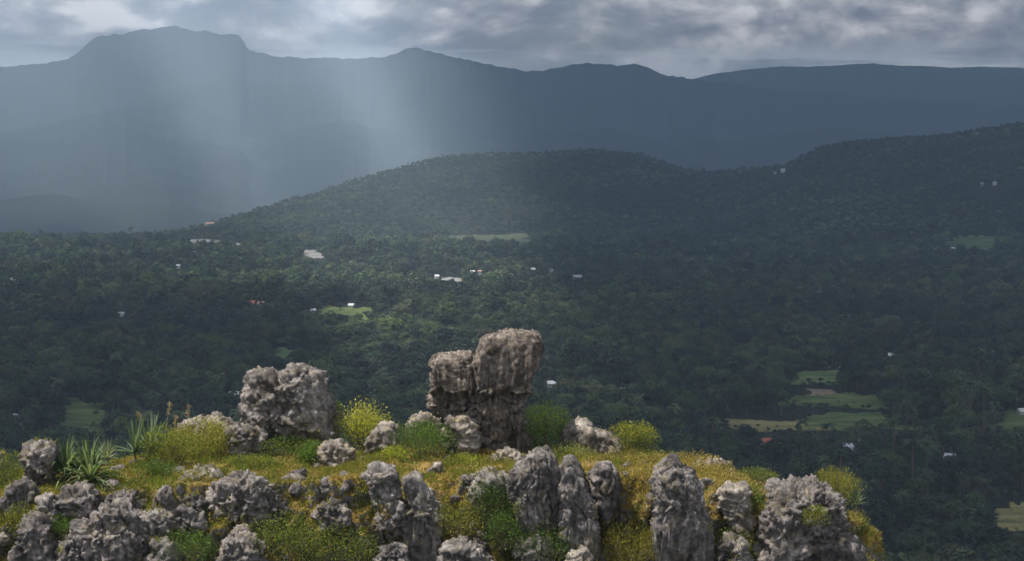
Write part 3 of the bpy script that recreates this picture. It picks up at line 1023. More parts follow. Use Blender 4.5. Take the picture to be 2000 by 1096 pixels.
rock('small pale rock in the grass above the split rock',
     [(838, 918), (846, 906), (860, 906), (868, 920), (858, 936), (844, 936)], 60.0, 0.25, M_PALE, 4, 'pitted', 36, ROCKS)
rock('small pale rock touching the left side of the lone column',
     [(1258, 985), (1264, 968), (1274, 966), (1280, 984), (1276, 1004), (1262, 1004)], 57.9, 0.25, M_PALE, 4, 'pitted', 37, ROCKS)
rock('grey rock behind the lumpy one, in shade under the small flat rock',
     [(340, 1010), (352, 990), (378, 985), (398, 1000), (402, 1030), (380, 1046), (350, 1040)], 58.2, 0.4, M_GREY, 5, 'pitted', 38, ROCKS)
rock('ragged dark rock joining the lumpy rock to the pitted one at the bottom left',
     [(285, 1075), (300, 1052), (330, 1048), (352, 1068), (360, 1110), (340, 1135), (290, 1130)], 57.3, 0.5, M_GREY, 5, 'pitted', 50, ROCKS)
rock('broken grey ledge between the layered block and the small flat rock',
     [(205, 985), (215, 962), (245, 955), (272, 962), (285, 985), (270, 1002), (225, 1004)], 58.5, 0.5, M_GREY, 5, 'pitted', 51, ROCKS)
rock('dark crag under the left edge rock',
     [(70, 1005), (82, 975), (104, 968), (120, 985), (124, 1020), (100, 1040), (76, 1030)], 58.1, 0.5, M_GREY, 5, 'pitted', 52, ROCKS)
rock('grey crag low in the cliff below the widest column',
     [(1010, 1085), (1020, 1052), (1048, 1042), (1078, 1052), (1086, 1090), (1070, 1125), (1020, 1125)], 57.2, 0.5, M_GREY, 5, 'pitted', 53, ROCKS)
rock('rough dark rock at the bottom edge right of the lone column',
     [(1392, 1090), (1402, 1058), (1425, 1048), (1450, 1062), (1462, 1100), (1448, 1130), (1396, 1130)], 57.3, 0.5, M_GREY, 5, 'pitted', 54, ROCKS)
rock('grey crag in the scrubby face between the jagged slab and the split rock',
     [(610, 1010), (620, 985), (648, 978), (672, 990), (682, 1020), (660, 1042), (622, 1038)], 58.0, 0.4, M_GREY, 5, 'pitted', 55, ROCKS)
rock('low craggy step at the left end of the jagged slab',
     [(345, 985), (356, 968), (385, 964), (408, 975), (415, 995), (395, 1008), (355, 1005)], 58.6, 0.45, M_GREY, 5, 'pitted', 56, ROCKS)
rock('dark crag at the bottom edge below the split rock',
     [(735, 1105), (745, 1070), (768, 1055), (792, 1068), (800, 1105), (790, 1130), (740, 1130)], 57.2, 0.5, M_GREY, 5, 'pitted', 57, ROCKS)
rock('small dark rock on the skyline at the left edge',
     [(-12, 905), (-6, 884), (6, 880), (12, 895), (10, 925), (-10, 928)], 62.5, 0.3, M_GREY, 4, 'pitted', 39, ROCKS)

# ------------------------------------------------------------------ grass on the ridge
def pal(n, cols, w=None, jitter=0.25):
    cols = np.array(cols)
    k = RNG.choice(len(cols), n, p=w)
    c = cols[k]
    jitter *= 0.55
    return c * (1 + jitter * RNG.normal(size=(n, 1))).clip(0.4, 1.8)


def build_grass(n=260000):
    tri = RV[RF]
    cen = tri.mean(1)
    nor = np.cross(tri[:, 1] - tri[:, 0], tri[:, 3] - tri[:, 0])
    area = np.linalg.norm(nor, axis=1)
    nz = nor[:, 2] / (area + 1e-9)
    ny = nor[:, 1] / (area + 1e-9)
    px = 1000 + F * cen[:, 0] / cen[:, 1]
    bare = fbm(cen * np.array([0.9, 0.9, 0.6]) + 21, 4)
    w = area * (cen[:, 1] < 66.5) * (cen[:, 2] > 105.5) * (px > -150)
    w = w * np.clip(0.95 - 3.2 * np.maximum(bare + 0.02, 0), 0.04, 1) * (0.22 + 0.78 * np.clip(nz * 1.3, 0, 1))
    k = RNG.choice(len(cen), n, p=w / w.sum())
    a, b = RNG.random((2, n, 1))
    t = tri[k]
    p = (1 - a) * ((1 - b) * t[:, 0] + b * t[:, 1]) + a * ((1 - b) * t[:, 3] + b * t[:, 2])
    nn = nor[k] / area[k][:, None]
    if ROCK_SURF:                                        # tufts on ledges and round the feet of the rocks
        P_, N_ = [], []
        for rv, rn, rz in ROCK_SURF:
            lo = (rz - rz.min()) / (np.ptp(rz) + 1e-9)
            pt = fbm(rv * 1.1 + 77, 3)
            ww = np.clip(pt - 0.12, 0, 1) * 0.35 * (rn[:, 2] > -0.1) + 1.6 * sstep((0.30 - lo + 0.35 * pt) / 0.25)
            ww = ww * (rn[:, 1] < 0.35)
            m = int(min(2600, 500 + len(rv) * 0.05))
            kk = RNG.choice(len(rv), m, p=ww / ww.sum())
            P_.append(rv[kk] + RNG.normal(size=(m, 3)) * 0.02)
            N_.append(rn[kk])
        P_, N_ = np.concatenate(P_), np.concatenate(N_)
        m = len(P_)
        p = np.concatenate([p[:-m], P_])
        nn = np.concatenate([nn[:-m], N_])
        k = np.concatenate([k[:-m], k[:m]])
    patch = fbm(p * np.array([0.45, 0.45, 0.5]) + 3, 3)
    patch2 = fbm(p * np.array([1.6, 1.6, 1.6]) + 9, 2)
    ppx = 1000 + F * p[:, 0] / p[:, 1]
    length = (0.04 + 0.10 * RNG.random(n) + 0.20 * np.clip(patch2 + 0.05, 0, 1) ** 1.3) * np.where(RNG.random(n) < 0.05, 1.9, 1.0)
    up = np.array([0, 0, 1.0]) + 0.7 * nn + 0.55 * RNG.normal(size=(n, 3))
    up /= np.linalg.norm(up, axis=1)[:, None]
    side = np.cross(up, RNG.normal(size=(n, 3)))
    side /= np.linalg.norm(side, axis=1)[:, None] + 1e-9
    wd = (0.012 + 0.016 * RNG.random(n))[:, None]
    tip = p + up * length[:, None] + np.array([0, 0, -0.25]) * (length ** 1.3)[:, None] * RNG.random((n, 1))
    p = p - 0.02 * nn
    v = np.stack([p - side * wd, p + side * wd, tip], 1).reshape(-1, 3)
    gold = np.array([0.40, 0.305, 0.09])
    olive = np.array([0.225, 0.215, 0.045])
    green = np.array([0.15, 0.23, 0.03])
    rust = np.array([0.26, 0.155, 0.06])
    g = sstep((1.5 * patch + 0.12 + 0.75 * sstep((ppx - 1050) / 250) * (nn[:, 2] > 0.25) + 0.5 * np.exp(-((ppx - 565) / 70) ** 2) * (nn[:, 2] > 0.1) + 0.15 * RNG.normal(size=n)) / 0.6)
    c = olive + (gold - olive) * g[:, None]
    gr = sstep((patch2 - 0.05 - 0.45 * sstep((ppx - 1050) / 250) + 0.25 * sstep((700 - ppx) / 600) + 0.25 * RNG.normal(size=n)) / 0.5)
    c = c * (1 - 0.75 * gr[:, None]) + green * 0.75 * gr[:, None]
    rs = (RNG.random(n) < 0.16)[:, None] * 0.7
    c = c * (1 - rs) + rust * rs
    c = c * (0.65 + 0.6 * RNG.random((n, 1)))
    cc = np.repeat(c, 3, 0)
    f = np.arange(3 * n).reshape(-1, 3)
    me = mesh_from('grass', v, f, smooth=False, colors=cc)
    link('grass', me, M_GRASS, kind='stuff', label='short golden and olive grass covering the ridge', cat='grass')


build_grass()

# ------------------------------------------------------------------ small stones set in the ridge
def build_stones(n=190):
    kinds = []
    for k in range(6):
        d, f = ico(4)
        q = d * 1.1 + 13.7 * k
        v = d * np.array([1.0, 0.8, 0.75]) * (1 + 0.28 * fbm(q * 0.9, 3) + 0.16 * ridged(q * 2.0, 3) - 0.22 * (0.5 - worley(q * 2.2)) + 0.08 * ridged(q * 5, 2))[:, None]
        me = mesh_from('stone', v, f)
        me.materials.append((M_ROCK, M_GREY, M_PALE)[k % 3])
        kinds.append(me)
    tri = RV[RF]
    cen = tri.mean(1)
    px = 1000 + F * cen[:, 0] / cen[:, 1]
    area = np.linalg.norm(np.cross(tri[:, 1] - tri[:, 0], tri[:, 3] - tri[:, 0]), axis=1)
    patch = fbm(cen * np.array([0.6, 0.6, 0.8]) + 33, 3)
    w = area * (cen[:, 1] < 63.5) * (cen[:, 2] > 106.8) * (px > -10) * (px < 1690) * np.clip(patch + 0.25, 0.02, 1)
    w *= np.where(cen[:, 1] < 59.2, 2.2, 0.6)
    for i in RNG.choice(len(cen), n, p=w / w.sum(), replace=False):
        s = float(0.09 + 0.22 * RNG.random() ** 2.2)
        face = cen[i, 1] < 59.2
        o = link('stone', kinds[int(RNG.integers(0, 6))], loc=cen[i] - np.array([0, -0.1 * s, 0.15 * s]),
                 label='small stone set in the grassy cliff face' if face else 'small stone lying in the grass on top of the ridge', cat='stone',
                 group='stones in the cliff face' if face else 'stones on top of the ridge')
        o.scale = (s * random.uniform(0.8, 1.4), s * random.uniform(0.8, 1.2), s * random.uniform(0.7, 1.3))
        o.rotation_euler = (random.uniform(-0.5, 0.5), random.uniform(-0.5, 0.5), random.uniform(0, 6.28))


build_stones()

# ------------------------------------------------------------------ shrubs
def leaf_quads(c, n, size, aspect=0.45, droop=0.2):
    """diamond leaves: base point c, direction n"""
    k = len(c)
    side = np.cross(n, RNG.normal(size=(k, 3)))
    side /= np.linalg.norm(side, axis=1)[:, None] + 1e-9
    s = size[:, None]
    tip = c + n * s + np.array([0, 0, -1]) * s * droop * RNG.random((k, 1))
    mid = c + n * s * 0.5
    v = np.stack([c, mid + side * s * aspect * 0.5, tip, mid - side * s * aspect * 0.5], 1).reshape(-1, 3)
    return v, np.arange(4 * k).reshape(-1, 4)


def tube(p, r, sides=5):
    """a tapered tube through the points p"""
    p = np.asarray(p, float)
    v, f = [], []
    for i in range(len(p)):
        d = p[min(i + 1, len(p) - 1)] - p[max(i - 1, 0)]
        d = d / (np.linalg.norm(d) + 1e-9)
        a = np.cross(d, [0.3, 0.9, 0.1])
        a /= np.linalg.norm(a)
        b = np.cross(d, a)
        for k in range(sides):
            t = 2 * math.pi * k / sides
            v.append(p[i] + (a * math.cos(t) + b * math.sin(t)) * r[i])
        if i:
            for k in range(sides):
                k2 = (k + 1) % sides
                f.append([(i - 1) * sides + k, (i - 1) * sides + k2, i * sides + k2, i * sides + k])
    return np.array(v), np.array(f)


def shrub(label, px, py_base, py_top, wpx, Y, cols, w=None, leaves=2600, leaf=0.085, aspect=0.5, upright=0.4, twigs=16, name='shrub', depth=0.8, tipcol=None, ball=0.65):
    base = at(px, py_base, Y)
    top = at(px, py_top, Y)
    h = top[2] - base[2]
    rw = wpx / F * Y / 2 * 1.15
    h *= 1.08
    leaves = int(leaves * 1.9)
    leaf *= 0.82
    root = empty(name, base - np.array([0, 0, 0.05]), label, 'shrub', 'shrubs on the ridge')
    br, tips = [], []
    for i in range(twigs):
        a = 2 * math.pi * (i / twigs) + random.uniform(-0.3, 0.3)
        rr = math.sqrt(random.random())
        e = np.array([rw * rr * math.cos(a) * 0.85, rw * rr * math.sin(a) * depth * 0.85, h * (0.38 + 0.62 * random.random()) * (1 - 0.25 * rr * rr)])
        b = np.array([e[0] * 0.25, e[1] * 0.25, 0])
        mid = 0.5 * (b + e) + np.array([e[0] * 0.1, e[1] * 0.1, 0.06 * h])
        br.append(tube([b, mid, e], [0.022, 0.015, 0.006], 4))
        tips.append(e)
        for _ in range(2):
            e2 = mid + (e - mid) * random.random() + np.array([random.uniform(-1, 1) * rw * 0.35, random.uniform(-1, 1) * rw * 0.3, random.uniform(-0.05, 0.3) * h])
            br.append(tube([mid, e2], [0.012, 0.005], 4))
            tips.append(e2)
    v, f = join(br)
    link('stem', mesh_from('stem', v, f), M_TWIG, root)
    tips = np.array(tips)
    k = RNG.integers(0, len(tips), leaves)
    spread = np.array([rw * 0.24, rw * 0.24 * depth, h * 0.15]) * ball / 0.65
    c = tips[k] + RNG.normal(size=(leaves, 3)) * spread
    c[:, 2] = np.abs(c[:, 2])
    inside = ((c[:, 0] / (rw * 1.1)) ** 2 + (c[:, 1] / (rw * 1.1 * depth)) ** 2 + ((c[:, 2] - 0.45 * h) / (h * 0.62)) ** 2) < 1.0 + 0.2 * RNG.random(leaves)
    c = c[inside]
    k = k[inside]
    m = len(c)
    outd = c - np.array([0, 0, 0.3 * h])
    outd /= np.linalg.norm(outd, axis=1)[:, None] + 1e-9
    nd = outd * 0.7 + RNG.normal(size=(m, 3)) * 0.6 + np.array([0, 0, upright])
    nd /= np.linalg.norm(nd, axis=1)[:, None]
    v, f = leaf_quads(c, nd, leaf * (0.45 + 1.1 * RNG.random(m) ** 1.5), aspect)
    col = pal(m, cols, w)
    bright = 0.75 + 0.5 * RNG.random(len(tips))
    col = col * bright[k][:, None]
    if tipcol is not None:
        t = sstep((c[:, 2] / h - 0.45 + 0.18 * RNG.normal(size=m)) / 0.4)[:, None]
        col = col * (1 - t) + np.array(tipcol) * t * (0.75 + 0.5 * RNG.random((m, 1)))
    link('foliage', mesh_from('foliage', v, f, smooth=False, colors=np.repeat(col, 4, 0)), M_LEAF, root)
    return root


def strap_plant(label, px, py_base, py_top, wpx, Y, nleaf, cols, heads=3, width=0.05, droop=0.6, name='strap_leaved_plant'):
    base = at(px, py_base, Y)
    top = at(px, py_top, Y)
    h = top[2] - base[2]
    rw = wpx / F * Y / 2
    root = empty(name, base - np.array([0, 0, 0.05]), label, 'plant', 'spiky plants on the ridge')
    V, Fc, C = [], [], []
    o = 0
    stems = []
    hp = []
    for i in range(heads):
        e = np.array([random.uniform(-0.45, 0.45) * rw, random.uniform(-0.3, 0.3) * rw, h * random.uniform(0.15, 0.4)])
        hp.append(e)
        stems.append(tube([e * np.array([0.5, 0.5, 0]), e], [0.05, 0.04], 6))
    v, f = join(stems)
    link('stem', mesh_from('stem', v, f), M_TWIG, root)
    for i in range(nleaf):
        b = hp[i % heads]
        a = random.uniform(0, 2 * math.pi)
        el = random.uniform(0.15, 1.45)
        L = random.uniform(0.6, 1.0) * math.hypot(rw * 0.75 * math.cos(el), (h - b[2]) * math.sin(el))
        L = max(L * 1.35, 0.45 * h)
        d = np.array([math.cos(a) * math.cos(el), math.sin(a) * math.cos(el), math.sin(el)])
        side = np.cross(d, [0, 0, 1])
        side /= np.linalg.norm(side) + 1e-9
        nrm = np.cross(side, d)
        seg = 5
        col = np.array(random.choice(cols)) * random.uniform(0.7, 1.35)
        for s in range(seg + 1):
            t = s / seg
            p = b + d * L * t + np.array([0, 0, -1]) * droop * L * t ** 2.6 * math.cos(el) * 0.7
            w = width * (1 - 0.92 * t ** 1.6)
            V += [p - side * w + nrm * w * 0.5, p, p + side * w + nrm * w * 0.5]
            C += [col * (1 + 0.35 * t)] * 3
            if s:
                q = o + (s - 1) * 3
                Fc += [[q, q + 1, q + 4, q + 3], [q + 1, q + 2, q + 5, q + 4]]
        o += (seg + 1) * 3
    link('leaf', mesh_from('leaf', np.array(V), np.array(Fc), colors=np.array(C)), M_LEAF, root)
    return root


G_YEL = [(0.42, 0.38, 0.05), (0.30, 0.34, 0.05), (0.22, 0.30, 0.04)]
G_OLV = [(0.20, 0.23, 0.035), (0.14, 0.18, 0.03), (0.30, 0.27, 0.05), (0.10, 0.13, 0.025)]
G_MID = [(0.10, 0.17, 0.035), (0.15, 0.23, 0.045), (0.07, 0.12, 0.028)]
G_DRK = [(0.05, 0.085, 0.022), (0.075, 0.12, 0.03), (0.10, 0.14, 0.035)]

strap_plant('big dark rosette of arching strap leaves at the left edge of the ridge', 150, 952, 856, 195, 60.2, 260,
            [(0.07, 0.11, 0.045), (0.10, 0.14, 0.06), (0.16, 0.19, 0.09), (0.05, 0.075, 0.03)], 6, 0.05, 0.75)
strap_plant('upright sword-leaved plant right of the big strap-leaved rosette', 275, 910, 814, 110, 62.3, 70,
            [(0.12, 0.17, 0.09), (0.18, 0.22, 0.13), (0.08, 0.11, 0.05)], 3, 0.045, 0.25)
strap_plant('small pale sword-leaved tuft between the two larger spiky plants', 215, 908, 846, 64, 62.6, 34,
            [(0.20, 0.22, 0.14), (0.13, 0.16, 0.08)], 1, 0.028, 0.3)
strap_plant('grey-green spiky tuft hanging at the right end of the ridge', 1672, 1000, 948, 60, 60.5, 22,
            [(0.16, 0.19, 0.13), (0.10, 0.13, 0.08)], 1, 0.022, 0.5)
strap_plant('stiff pale sprout on the tip of the lone column', 1312, 905, 874, 34, 58.2, 14, [(0.26, 0.26, 0.10), (0.18, 0.20, 0.06)], 1, 0.014, 0.3)

shrub('glowing yellow-green bush between the blocky boulder and the slanting one', 712, 882, 790, 104, 64.4, G_YEL, [0.45, 0.3, 0.25], 3000, 0.085, 0.5, 0.5, tipcol=(0.40, 0.39, 0.08))
shrub('fine-leaved green bush left of the foot of the tall rock', 828, 912, 830, 110, 61.9, G_MID, None, 3200, 0.09, 0.3, 1.0)
shrub('bright green bush against the right side of the tall rock', 1062, 902, 800, 104, 63.8, G_MID, None, 3200, 0.085, 0.45, 0.6, tipcol=(0.26, 0.34, 0.06))
shrub('rounded bush, yellow above and dark below, right of the sloping boulder', 1236, 905, 830, 92, 63.4, G_DRK, None, 3000, 0.08, 0.5, 0.5, tipcol=(0.24, 0.24, 0.035))
shrub('tall yellow-green shrub before the warm pale boulder', 405, 920, 828, 110, 63.0, G_OLV, None, 3200, 0.085, 0.35, 0.8, tipcol=(0.32, 0.30, 0.05))
shrub('broad olive shrub left of the warm pale boulder', 335, 922, 838, 110, 62.0, G_OLV, None, 3000, 0.085, 0.35, 0.8)
shrub('orange-tinted shrub at the left edge of the warm pale boulder', 358, 880, 828, 46, 64.0, [(0.40, 0.26, 0.05), (0.30, 0.24, 0.05), (0.18, 0.2, 0.04)], None, 1200, 0.07, 0.4, 0.8)
shrub('dark green shrub under the blocky boulder', 570, 912, 858, 120, 62.8, G_DRK + G_OLV[:1], None, 2600, 0.08, 0.45, 0.5)
shrub('fresh green shrub left of the low rounded boulder', 612, 915, 866, 54, 61.9, G_MID, None, 1800, 0.08, 0.45, 0.7)
shrub('low olive shrub right of the rubbly rock', 490, 925, 888, 90, 61.4, G_OLV, None, 1800, 0.075, 0.4, 0.6)
shrub('low yellow bush right of the slanting boulder', 772, 912, 874, 70, 61.8, G_YEL, None, 1600, 0.07, 0.4, 0.6)
shrub('pale grassy shrub before the sloping boulder', 1118, 912, 868, 80, 62.6, [(0.30, 0.33, 0.10), (0.20, 0.26, 0.06), (0.36, 0.33, 0.12)], None, 1900, 0.10, 0.2, 1.3)
shrub('dark leafy shrub in the hollow left of the widest column', 966, 1035, 945, 104, 58.0, G_DRK, None, 3000, 0.075, 0.5, 0.4)
shrub('green shrub below the left edge of the widest column', 985, 1070, 1000, 74, 57.4, G_MID + G_DRK, None, 2000, 0.075, 0.5, 0.5)
shrub('dark shrub at the bottom below the three columns', 1062, 1118, 1032, 120, 57.0, G_DRK, None, 2800, 0.075, 0.45, 0.4)
shrub('green shrub on the shoulder of the pale crumbling rock', 1468, 1010, 950, 66, 58.6, G_MID + G_OLV, None, 1900, 0.075, 0.45, 0.6)
shrub('yellow-olive feathery bush at the top of the massive right rock', 1632, 1000, 922, 90, 59.8, G_OLV, None, 2600, 0.10, 0.22, 1.2, tipcol=(0.24, 0.22, 0.04))
shrub('small olive bush in the middle of the massive right rock', 1592, 1032, 990, 46, 57.2, G_OLV, None, 1100, 0.07, 0.4, 0.6)
shrub('broad green shrub on the cliff below the golden grass', 560, 1112, 1012, 150, 57.5, G_OLV + G_DRK, None, 3400, 0.075, 0.45, 0.4)
shrub('olive shrub at the bottom left of the split rock', 668, 1120, 1030, 130, 57.4, G_OLV + G_DRK, None, 3000, 0.075, 0.45, 0.4)
shrub('dark shrub at the bottom right of the lumpy left rocks', 362, 1118, 1042, 110, 57.2, G_DRK + G_MID, None, 2600, 0.075, 0.45, 0.4)
shrub('olive grass bush on the cliff between the three columns and the lone column', 1236, 1125, 1030, 100, 57.2, [(0.26, 0.22, 0.035), (0.18, 0.18, 0.03), (0.12, 0.12, 0.025)], None, 2600, 0.09, 0.25, 0.7)
shrub('green bush at the left edge of the picture', 20, 960, 890, 100, 60.8, G_OLV + G_DRK, None, 2400, 0.08, 0.4, 0.6)
shrub('small green bush below the layered block', 128, 1058, 1008, 60, 57.6, G_MID, None, 1300, 0.075, 0.4, 0.6)
shrub('mossy green bush in the shade right of the lone column', 1430, 1120, 1040, 80, 57.3, G_DRK + G_OLV, None, 2200, 0.075, 0.4, 0.5)
shrub('low shrub on the skyline left of the flat slab', 1258, 908, 880, 80, 62.6, G_OLV, None, 1500, 0.07, 0.4, 0.7)
shrub('dark low shrub on the skyline right of the flat slab', 1470, 948, 916, 90, 62.2, G_OLV + G_DRK, None, 1700, 0.07, 0.4, 0.7)
shrub('dark green leafy bush in front of the big strap-leaved rosette, beside the bare orange earth', 305, 948, 900, 80, 60.6, G_DRK + G_MID, None, 2000, 0.075, 0.45, 0.5)
shrub('small bush clinging to the right edge of the blocky boulder', 655, 815, 782, 26, 64.6, G_MID, None, 350, 0.07, 0.45, 0.6, 5)
shrub('low olive bush before the small brown rock at the tall rock', 905, 925, 888, 74, 61.4, G_OLV + G_YEL, None, 1700, 0.07, 0.4, 0.7)
shrub('olive scrub on the cliff right of the split rock', 895, 1060, 985, 90, 57.6, [(0.24, 0.22, 0.04), (0.16, 0.17, 0.03), (0.10, 0.12, 0.025)], None, 2200, 0.075, 0.4, 0.5)
shrub('olive scrub in the lower left between the corner rock and the lumpy rock', 60, 1040, 985, 90, 58.0, G_OLV, None, 2000, 0.075, 0.4, 0.5)


def build_cover(n=120000):
    tri = RV[RF]
    cen = tri.mean(1)
    nor = np.cross(tri[:, 1] - tri[:, 0], tri[:, 3] - tri[:, 0])
    area = np.linalg.norm(nor, axis=1)
    px = 1000 + F * cen[:, 0] / cen[:, 1]
    patch = fbm(cen * np.array([0.55, 0.55, 0.75]) + 61, 4)
    w = area * (cen[:, 1] < 65.5) * (cen[:, 2] > 105.8) * (px > -60) * np.clip(patch * 2.2 + 0.1, 0, 1) * np.where(cen[:, 1] < 59.5, 1.0, 0.8)
    k = RNG.choice(len(cen), n, p=w / w.sum())
    nn = nor[k] / area[k][:, None]
    hgt = (0.30 * np.clip(patch[k] * 1.6, 0, 1) + 0.04) * RNG.random(n) ** 0.7
    c = cen[k] + RNG.normal(size=(n, 3)) * 0.05 + (nn * 0.6 + np.array([0, 0, 0.5])) * hgt[:, None]
    d = nn * 0.6 + np.array([0, 0, 0.5]) + 0.7 * RNG.normal(size=(n, 3))
    d /= np.linalg.norm(d, axis=1)[:, None]
    v, f = leaf_quads(c, d, 0.045 + 0.05 * RNG.random(n), 0.45)
    kind = fbm(cen[k] * 0.8 + 5, 2)
    a, b, e = np.array([0.075, 0.115, 0.025]), np.array([0.19, 0.20, 0.035]), np.array([0.26, 0.16, 0.045])
    t = sstep((kind + 0.3 + 0.2 * RNG.normal(size=n)) / 0.6)[:, None]
    col = a * (1 - t) + b * t
    gp = sstep((1000 + F * c[:, 0] / c[:, 1] - 1050) / 250) * (nn[:, 2] > 0.25) * (RNG.random(n) < 0.75)
    gp = np.maximum(gp, (kind > 0.25) * (RNG.random(n) < 0.5))[:, None]
    col = col * (1 - gp) + np.array([0.32, 0.25, 0.075]) * gp
    r = (RNG.random(n) < 0.12)[:, None]
    col = np.where(r, e, col) * (0.6 + 0.7 * RNG.random((n, 1)))
    link('ground_cover', mesh_from('ground_cover', v, f, smooth=False, colors=np.repeat(col, 4, 0)), M_LEAF, kind='stuff',
         label='low leafy scrub creeping over the ridge and its cliff face', cat='scrub')


build_cover()


def reed(label, px, py_base, py_top, Y, bend):
    b = at(px, py_base, Y)
    t = at(px, py_top, Y)
    h = t[2] - b[2]
    root = empty('dry_reed', b, label, 'reed', 'dry reeds behind the shrubs')
    pts = [np.array([bend * (s / 6) ** 2 * h, 0.05 * s / 6, h * s / 6]) for s in range(7)]
    v, f = tube(pts, [0.012] * 4 + [0.009, 0.007, 0.004], 4)
    link('stalk', mesh_from('stalk', v, f), M_REED, root)
    n = 70
    tt = 0.82 + 0.24 * RNG.random(n)
    c = np.stack([bend * tt ** 2 * h, 0.05 * tt, h * tt], 1) + RNG.normal(size=(n, 3)) * 0.012
    d = RNG.normal(size=(n, 3)) * 0.5 + np.array([bend * 1.5, 0, 0.8])
    d /= np.linalg.norm(d, axis=1)[:, None]
    v, f = leaf_quads(c, d, 0.10 + 0.08 * RNG.random(n), 0.16)
    link('plume', mesh_from('plume', v, f, smooth=False, colors=np.repeat(pal(n, [(0.33, 0.27, 0.19), (0.22, 0.16, 0.11)]), 4, 0)), M_GRASS, root)


for i, (lab, px, pt, bend) in enumerate([
        ('dry reed with a brown plume behind the olive shrub', 322, 796, 0.1), ('thin pale dry reed right of the plumed one', 366, 800, 0.02),
        ('short dry reed leaning left above the sword-leaved plant', 292, 812, -0.25), ('short brown dry reed beside the warm pale boulder', 336, 818, 0.12)]):
    reed(lab, px, 890, pt, 63.6 + 0.1 * i, bend)

# ------------------------------------------------------------------ trees
def unit(v):
    return v / (np.linalg.norm(v, axis=1)[:, None] + 1e-9)


def crown_mesh(seed, h, r, lobes, quads, size, flat=0.8):
    g = np.random.default_rng(seed)
    cs = []
    for i in range(lobes):
        a = g.uniform(0, 2 * math.pi)
        rr = r * 0.62 * math.sqrt(g.random()) if i else 0
        cs.append((rr * math.cos(a), rr * math.sin(a), h * (0.62 + 0.2 * g.random() - 0.18 * (rr / r)), r * g.uniform(0.38, 0.58)))
    cs = np.array(cs)
    k = g.integers(0, lobes, quads)
    d = unit(g.normal(size=(quads, 3)))
    d[:, 2] = np.where(d[:, 2] < -0.35, -d[:, 2], d[:, 2])
    rad = cs[k, 3] * (0.72 + 0.33 * g.random(quads))
    c = cs[k, :3] + d * rad[:, None] * np.array([1, 1, flat])
    n = unit(d + 0.55 * g.normal(size=(quads, 3)) + np.array([0, 0, 0.25]))
    t = unit(np.cross(n, g.normal(size=(quads, 3))))
    b = np.cross(n, t)
    s = (size * (0.6 + 0.8 * g.random(quads)))[:, None]
    v = np.stack([c - t * s, c - b * s * 0.6, c + t * s, c + b * s * 0.6], 1).reshape(-1, 3)
    lobe_b = 0.75 + 0.5 * g.random(lobes)
    tint = (lobe_b[k] * (0.7 + 0.6 * g.random(quads)))[:, None] * np.ones(3)
    return v, np.arange(4 * quads).reshape(-1, 4), np.repeat(tint, 4, 0), cs


def trunk_mesh(seed, h, cs):
    g = np.random.default_rng(seed)
    parts = [tube([(0, 0, -0.6), (0.1, 0, h * 0.3), (g.uniform(-0.3, 0.3), g.uniform(-0.3, 0.3), h * 0.68)], [0.32, 0.24, 0.1], 6)]
    for c in cs:
        parts.append(tube([(0.1, 0, h * g.uniform(0.28, 0.45)), (c[0] * 0.6, c[1] * 0.6, c[2] - 0.6), tuple(c[:3])], [0.13, 0.09, 0.04], 4))
    return join(parts)


def palm_mesh(seed, h):
    g = np.random.default_rng(seed)
    lean = g.uniform(-0.8, 0.8)
    tr = tube([(0, 0, -0.5), (lean * 0.3, 0, h * 0.4), (lean, 0, h)], [0.26, 0.19, 0.14], 6)
    V, Fc = [], []
    o = 0
    for i in range(17):
        a = i * 2.4 + g.uniform(-0.2, 0.2)
        el = g.uniform(-0.25, 1.1)
        L = g.uniform(2.8, 3.8)
        d = np.array([math.cos(a) * math.cos(el), math.sin(a) * math.cos(el), math.sin(el)])
        side = np.cross(d, [0, 0, 1])
        side /= np.linalg.norm(side)
        for s in range(7):
            t = s / 6
            p = np.array([lean, 0, h]) + d * L * t + np.array([0, 0, -1.0]) * L * 0.55 * t ** 2
            w = 0.55 * (1 - abs(2 * t - 0.8) ** 2 * 0.6) * (1 - t ** 4)
            V += [p - side * w - np.array([0, 0, w * 0.6]), p, p + side * w - np.array([0, 0, w * 0.6])]
            if s:
                q = o + (s - 1) * 3
                Fc += [[q, q + 1, q + 4, q + 3], [q + 1, q + 2, q + 5, q + 4]]
        o += 21
    V = np.array(V)
    return tr, (V, np.array(Fc), np.ones((len(V), 3)) * 1.0)


BROAD = []      # (trunk mesh, crown mesh)
SPEC = [(9.5, 4.6, 8), (11.5, 4.8, 9), (8.0, 4.2, 7), (13.0, 4.4, 9), (10.0, 5.6, 10), (7.0, 3.6, 6), (12.0, 3.8, 8)]
for i, (h, r, lb) in enumerate(SPEC):
    v, f, c, cs = crown_mesh(100 + i, h, r, lb, 1300, 0.42)
    cm = mesh_from('crown', v, f, smooth=False, colors=c)
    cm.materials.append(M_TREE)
    tv, tf = trunk_mesh(200 + i, h, cs)
    tm = mesh_from('trunk', tv, tf)
    tm.materials.append(M_BARK)
    BROAD.append((tm, cm))
PALMS = []
for i in range(3):
    (tv, tf), (v, f, c) = palm_mesh(300 + i, 9.5 + 1.5 * i)
    tm = mesh_from('trunk', tv, tf)
    tm.materials.append(M_BARK)
    cm = mesh_from('crown', v, f, smooth=False, colors=c)
    cm.materials.append(M_PALM)
    PALMS.append((tm, cm))


